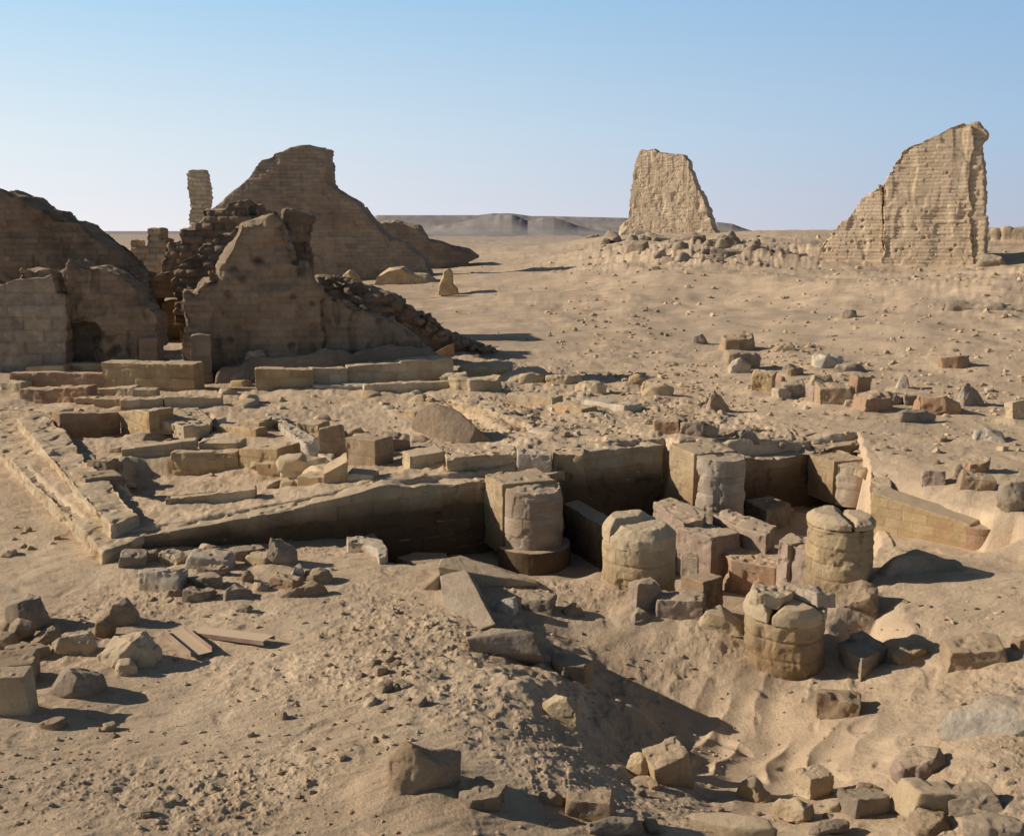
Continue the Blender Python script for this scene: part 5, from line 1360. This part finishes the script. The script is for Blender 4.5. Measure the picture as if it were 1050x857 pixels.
def slope_bricks(n, seed):
    o_, an, hp_ = SLOPE; rs = random.Random(seed)
    top = [on_plane(a, b, o_, an) for a, b in hp_[1:-1]]
    cs = [t[0] for t in top]; zs = [t[1] for t in top]
    u = np.array([math.cos(R(an)), math.sin(R(an))]); nn = np.array([-u[1], u[0]])
    for i in range(n):
        c = rs.uniform(cs[0] + .5, cs[-1]); z = float(np.interp(c, cs, zs))
        f = rs.random(); zz = .2 + (z - .2) * rs.uniform(.55, 1) if rs.random() < .45 else z
        dd = .28 * (zz - .2) if zz < z else .28 * (z - .2) + f * 2.0
        p = o_[:2] + u * c + nn * dd; w = rs.uniform(.12, .42)
        o = bpy.data.objects.new('broken_brick', proto(rs.randrange(8), rs.choice(['brick', 'brick', 'plaster']))); COL.objects.link(o)
        o.location = (p[0], p[1], zz - .06); o.scale = (w, w, w * .8); o.rotation_euler = (rs.uniform(-.5, .5), rs.uniform(-.5, .5), rs.uniform(0, 6.28))
        tag(o, 'dark broken brick on the rubble slope of the left ruins', 'brick', 'broken bricks of the rubble slope')


slope_bricks(170, 5)
# crumbling lumps on the mound of the middle tower and by the foot of the tallest one
for k, (x0, y0, x1, y1, mt_, lab) in enumerate([
    (690, 243, 722, 254, 'mudgrey', 'grey fallen wall lump nearest the foot of the middle tower'),
    (742, 243, 762, 257, 'mudgrey', 'upright grey rock lump right of the middle tower'),
    (763, 252, 777, 263, 'mudgrey', 'small grey lump right of the upright grey lump'),
    (783, 252, 812, 268, 'grey', 'dark rugged rock lump between the two sunlit towers'),
    (730, 256, 790, 272, 'mudgrey', 'long grey broken ledge on the mound right of the middle tower'),
    (600, 237, 616, 244, 'mudgrey', 'low heap of rubble left of the middle tower'),
    (655, 240, 690, 250, 'mud', 'crumbled skirt lump under the middle tower face'),
    (975, 310, 1042, 326, 'mudgrey', 'low grey crest of rock below the tallest tower at right'),
    (1008, 264, 1034, 276, 'mudgrey', 'broken mudbrick heap right of the tallest tower foot'),
    (636, 222, 652, 240, 'mud', 'small broken stub at the left foot of the middle tower')]):
    o = stone(x0, y0, x1, y1, 'angular', mt_, lab, 'fallen_lump', 'mudbrick lump', amp=2.2, seed=700 + k)


# ------------------------------------------------------------------ gravel nobody could count
def gravel(n, name, mat, regions, smin, smax, seed):
    rg = np.random.default_rng(seed)
    bm = bmesh.new(); bmesh.ops.create_icosphere(bm, subdivisions=1, radius=.5)
    v0 = np.array([v.co[:] for v in bm.verts]); f0 = np.array([[v.index for v in f.verts] for f in bm.faces]); bm.free()
    VV = []; FF = []; TT = []; k = 0
    for (x0, y0, x1, y1, wgt) in regions:
        m = int(n * wgt)
        px = rg.uniform(x0, x1, m); py = y0 + (y1 - y0) * rg.random(m)
        pts = []
        for a, b in zip(px, py):
            d = ray(a, b); t = (.1 - CH) / d[2] if d[2] < 0 else 0
            pts.append((d[0] * t, d[1] * t))
        pts = np.array(pts)
        cl = fbm2(pts[:, 0] / 1.7, pts[:, 1] / 1.7, 2, 33)
        pts = pts[cl + rg.uniform(-.5, .5, m) > -.05]
        z = H(pts[:, 0], pts[:, 1])
        for (x, y), zz in zip(pts, z):
            s = (smin + (smax - smin) * rg.random() ** 3) * y / 1056
            a = rg.uniform(0, 6.28); ca, sa = math.cos(a), math.sin(a)
            v = v0 * (1 + rg.uniform(-.28, .28, (len(v0), 1))) * np.array([1, rg.uniform(.45, .9), rg.uniform(.3, .75)]) * s
            v = np.stack([v[:, 0] * ca - v[:, 1] * sa, v[:, 0] * sa + v[:, 1] * ca, v[:, 2]], 1) + (x, y, zz + s * .1)
            VV.append(v); FF.append(f0 + k); k += len(v0); TT.append(np.full(len(v0), rg.uniform(.2, .9)))
    o = link(name, np_mesh(name, np.concatenate(VV), np.concatenate(FF), mat, False, np.concatenate(TT)))
    return tag(o, 'fine gravel and stone chips strewn over the sand', 'gravel', kind='stuff')


gravel(5200, 'gravel', 'lime', [(0, 600, 560, 900, .40), (560, 600, 1050, 900, .26), (400, 370, 1050, 480, .2), (100, 390, 560, 480, .08), (560, 270, 1050, 370, .22), (640, 360, 1050, 440, .2), (420, 380, 740, 455, .3)], 1.6, 9.5, 1)
o = gravel(2600, 'gravel', 'brown', [(0, 600, 560, 900, .35), (560, 600, 1050, 900, .25), (400, 270, 1050, 480, .5)], 1.6, 6, 2)
o['label'] = 'darker brown gravel and chips strewn over the sand'

# ------------------------------------------------------------------ light
SUN_EL = 25.0
sd = Vector((-math.cos(R(SUN_EL)) * .995, math.cos(R(SUN_EL)) * .09, math.sin(R(SUN_EL)))).normalized()   # towards the sun
L = bpy.data.lights.new('sun', 'SUN'); L.energy = 5.0; L.angle = R(.5); L.color = (1.0, .88, .735)
lo = bpy.data.objects.new('sun', L); COL.objects.link(lo); lo.rotation_euler = sd.to_track_quat('Z', 'Y').to_euler(); lo.location = (-20, 5, 20)
w = bpy.data.worlds.new("World"); scene.world = w; w.use_nodes = True
nt = w.node_tree; bg = nt.nodes['Background']
sky = nt.nodes.new('ShaderNodeTexSky'); sky.sky_type = 'NISHITA'; sky.sun_disc = False; sky.sun_elevation = R(SUN_EL)
sky.sun_rotation = math.atan2(sd.x, sd.y); sky.altitude = 0; sky.air_density = 1.0; sky.dust_density = 1.0; sky.ozone_density = 1.5
# pale haze band near the horizon, brighter towards the sun, fading into the clear sky above
tc = nt.nodes.new('ShaderNodeTexCoord'); sp = nt.nodes.new('ShaderNodeSeparateXYZ'); nt.links.new(tc.outputs['Generated'], sp.inputs[0])


def wramp(stops):
    r_ = nt.nodes.new('ShaderNodeValToRGB'); e = r_.color_ramp.elements; e.new(.5)
    for k, (p, c) in enumerate(stops): e[k].position = p; e[k].color = (*c, 1)
    nt.links.new(sp.outputs[2], r_.inputs[0]); return r_.outputs[0]


lf = wramp([(0, (.93, .90, .92)), (.085, (.76, .86, .92)), (.21, (.44, .70, .92))])
rt = wramp([(0, (.445, .485, .61)), (.09, (.352, .515, .716)), (.21, (.262, .445, .70))])
mr = nt.nodes.new('ShaderNodeMapRange'); mr.inputs['From Min'].default_value = -.5; mr.inputs['From Max'].default_value = .55; nt.links.new(sp.outputs[0], mr.inputs[0])
m1 = nt.nodes.new('ShaderNodeMix'); m1.data_type = 'RGBA'; nt.links.new(mr.outputs[0], m1.inputs[0]); nt.links.new(lf, m1.inputs[6]); nt.links.new(rt, m1.inputs[7])
sc_ = nt.nodes.new('ShaderNodeVectorMath'); sc_.operation = 'SCALE'; nt.links.new(sky.outputs[0], sc_.inputs[0]); sc_.inputs['Scale'].default_value = .035
mr2 = nt.nodes.new('ShaderNodeMapRange'); mr2.interpolation_type = 'SMOOTHSTEP'; mr2.inputs['From Min'].default_value = .22; mr2.inputs['From Max'].default_value = .36; nt.links.new(sp.outputs[2], mr2.inputs[0])
m2 = nt.nodes.new('ShaderNodeMix'); m2.data_type = 'RGBA'; nt.links.new(mr2.outputs[0], m2.inputs[0]); nt.links.new(m1.outputs[2], m2.inputs[6]); nt.links.new(sc_.outputs[0], m2.inputs[7])
nt.links.new(m2.outputs[2], bg.inputs['Color']); bg.inputs['Strength'].default_value = 1.0
scene.view_settings.view_transform = 'Standard'; scene.view_settings.look = 'None'; scene.view_settings.exposure = 0; scene.view_settings.gamma = 1
scene.render.engine = 'CYCLES'
scene.cycles.max_bounces = 6; scene.cycles.diffuse_bounces = 3
try: scene.cycles.use_denoising = True
except Exception: pass
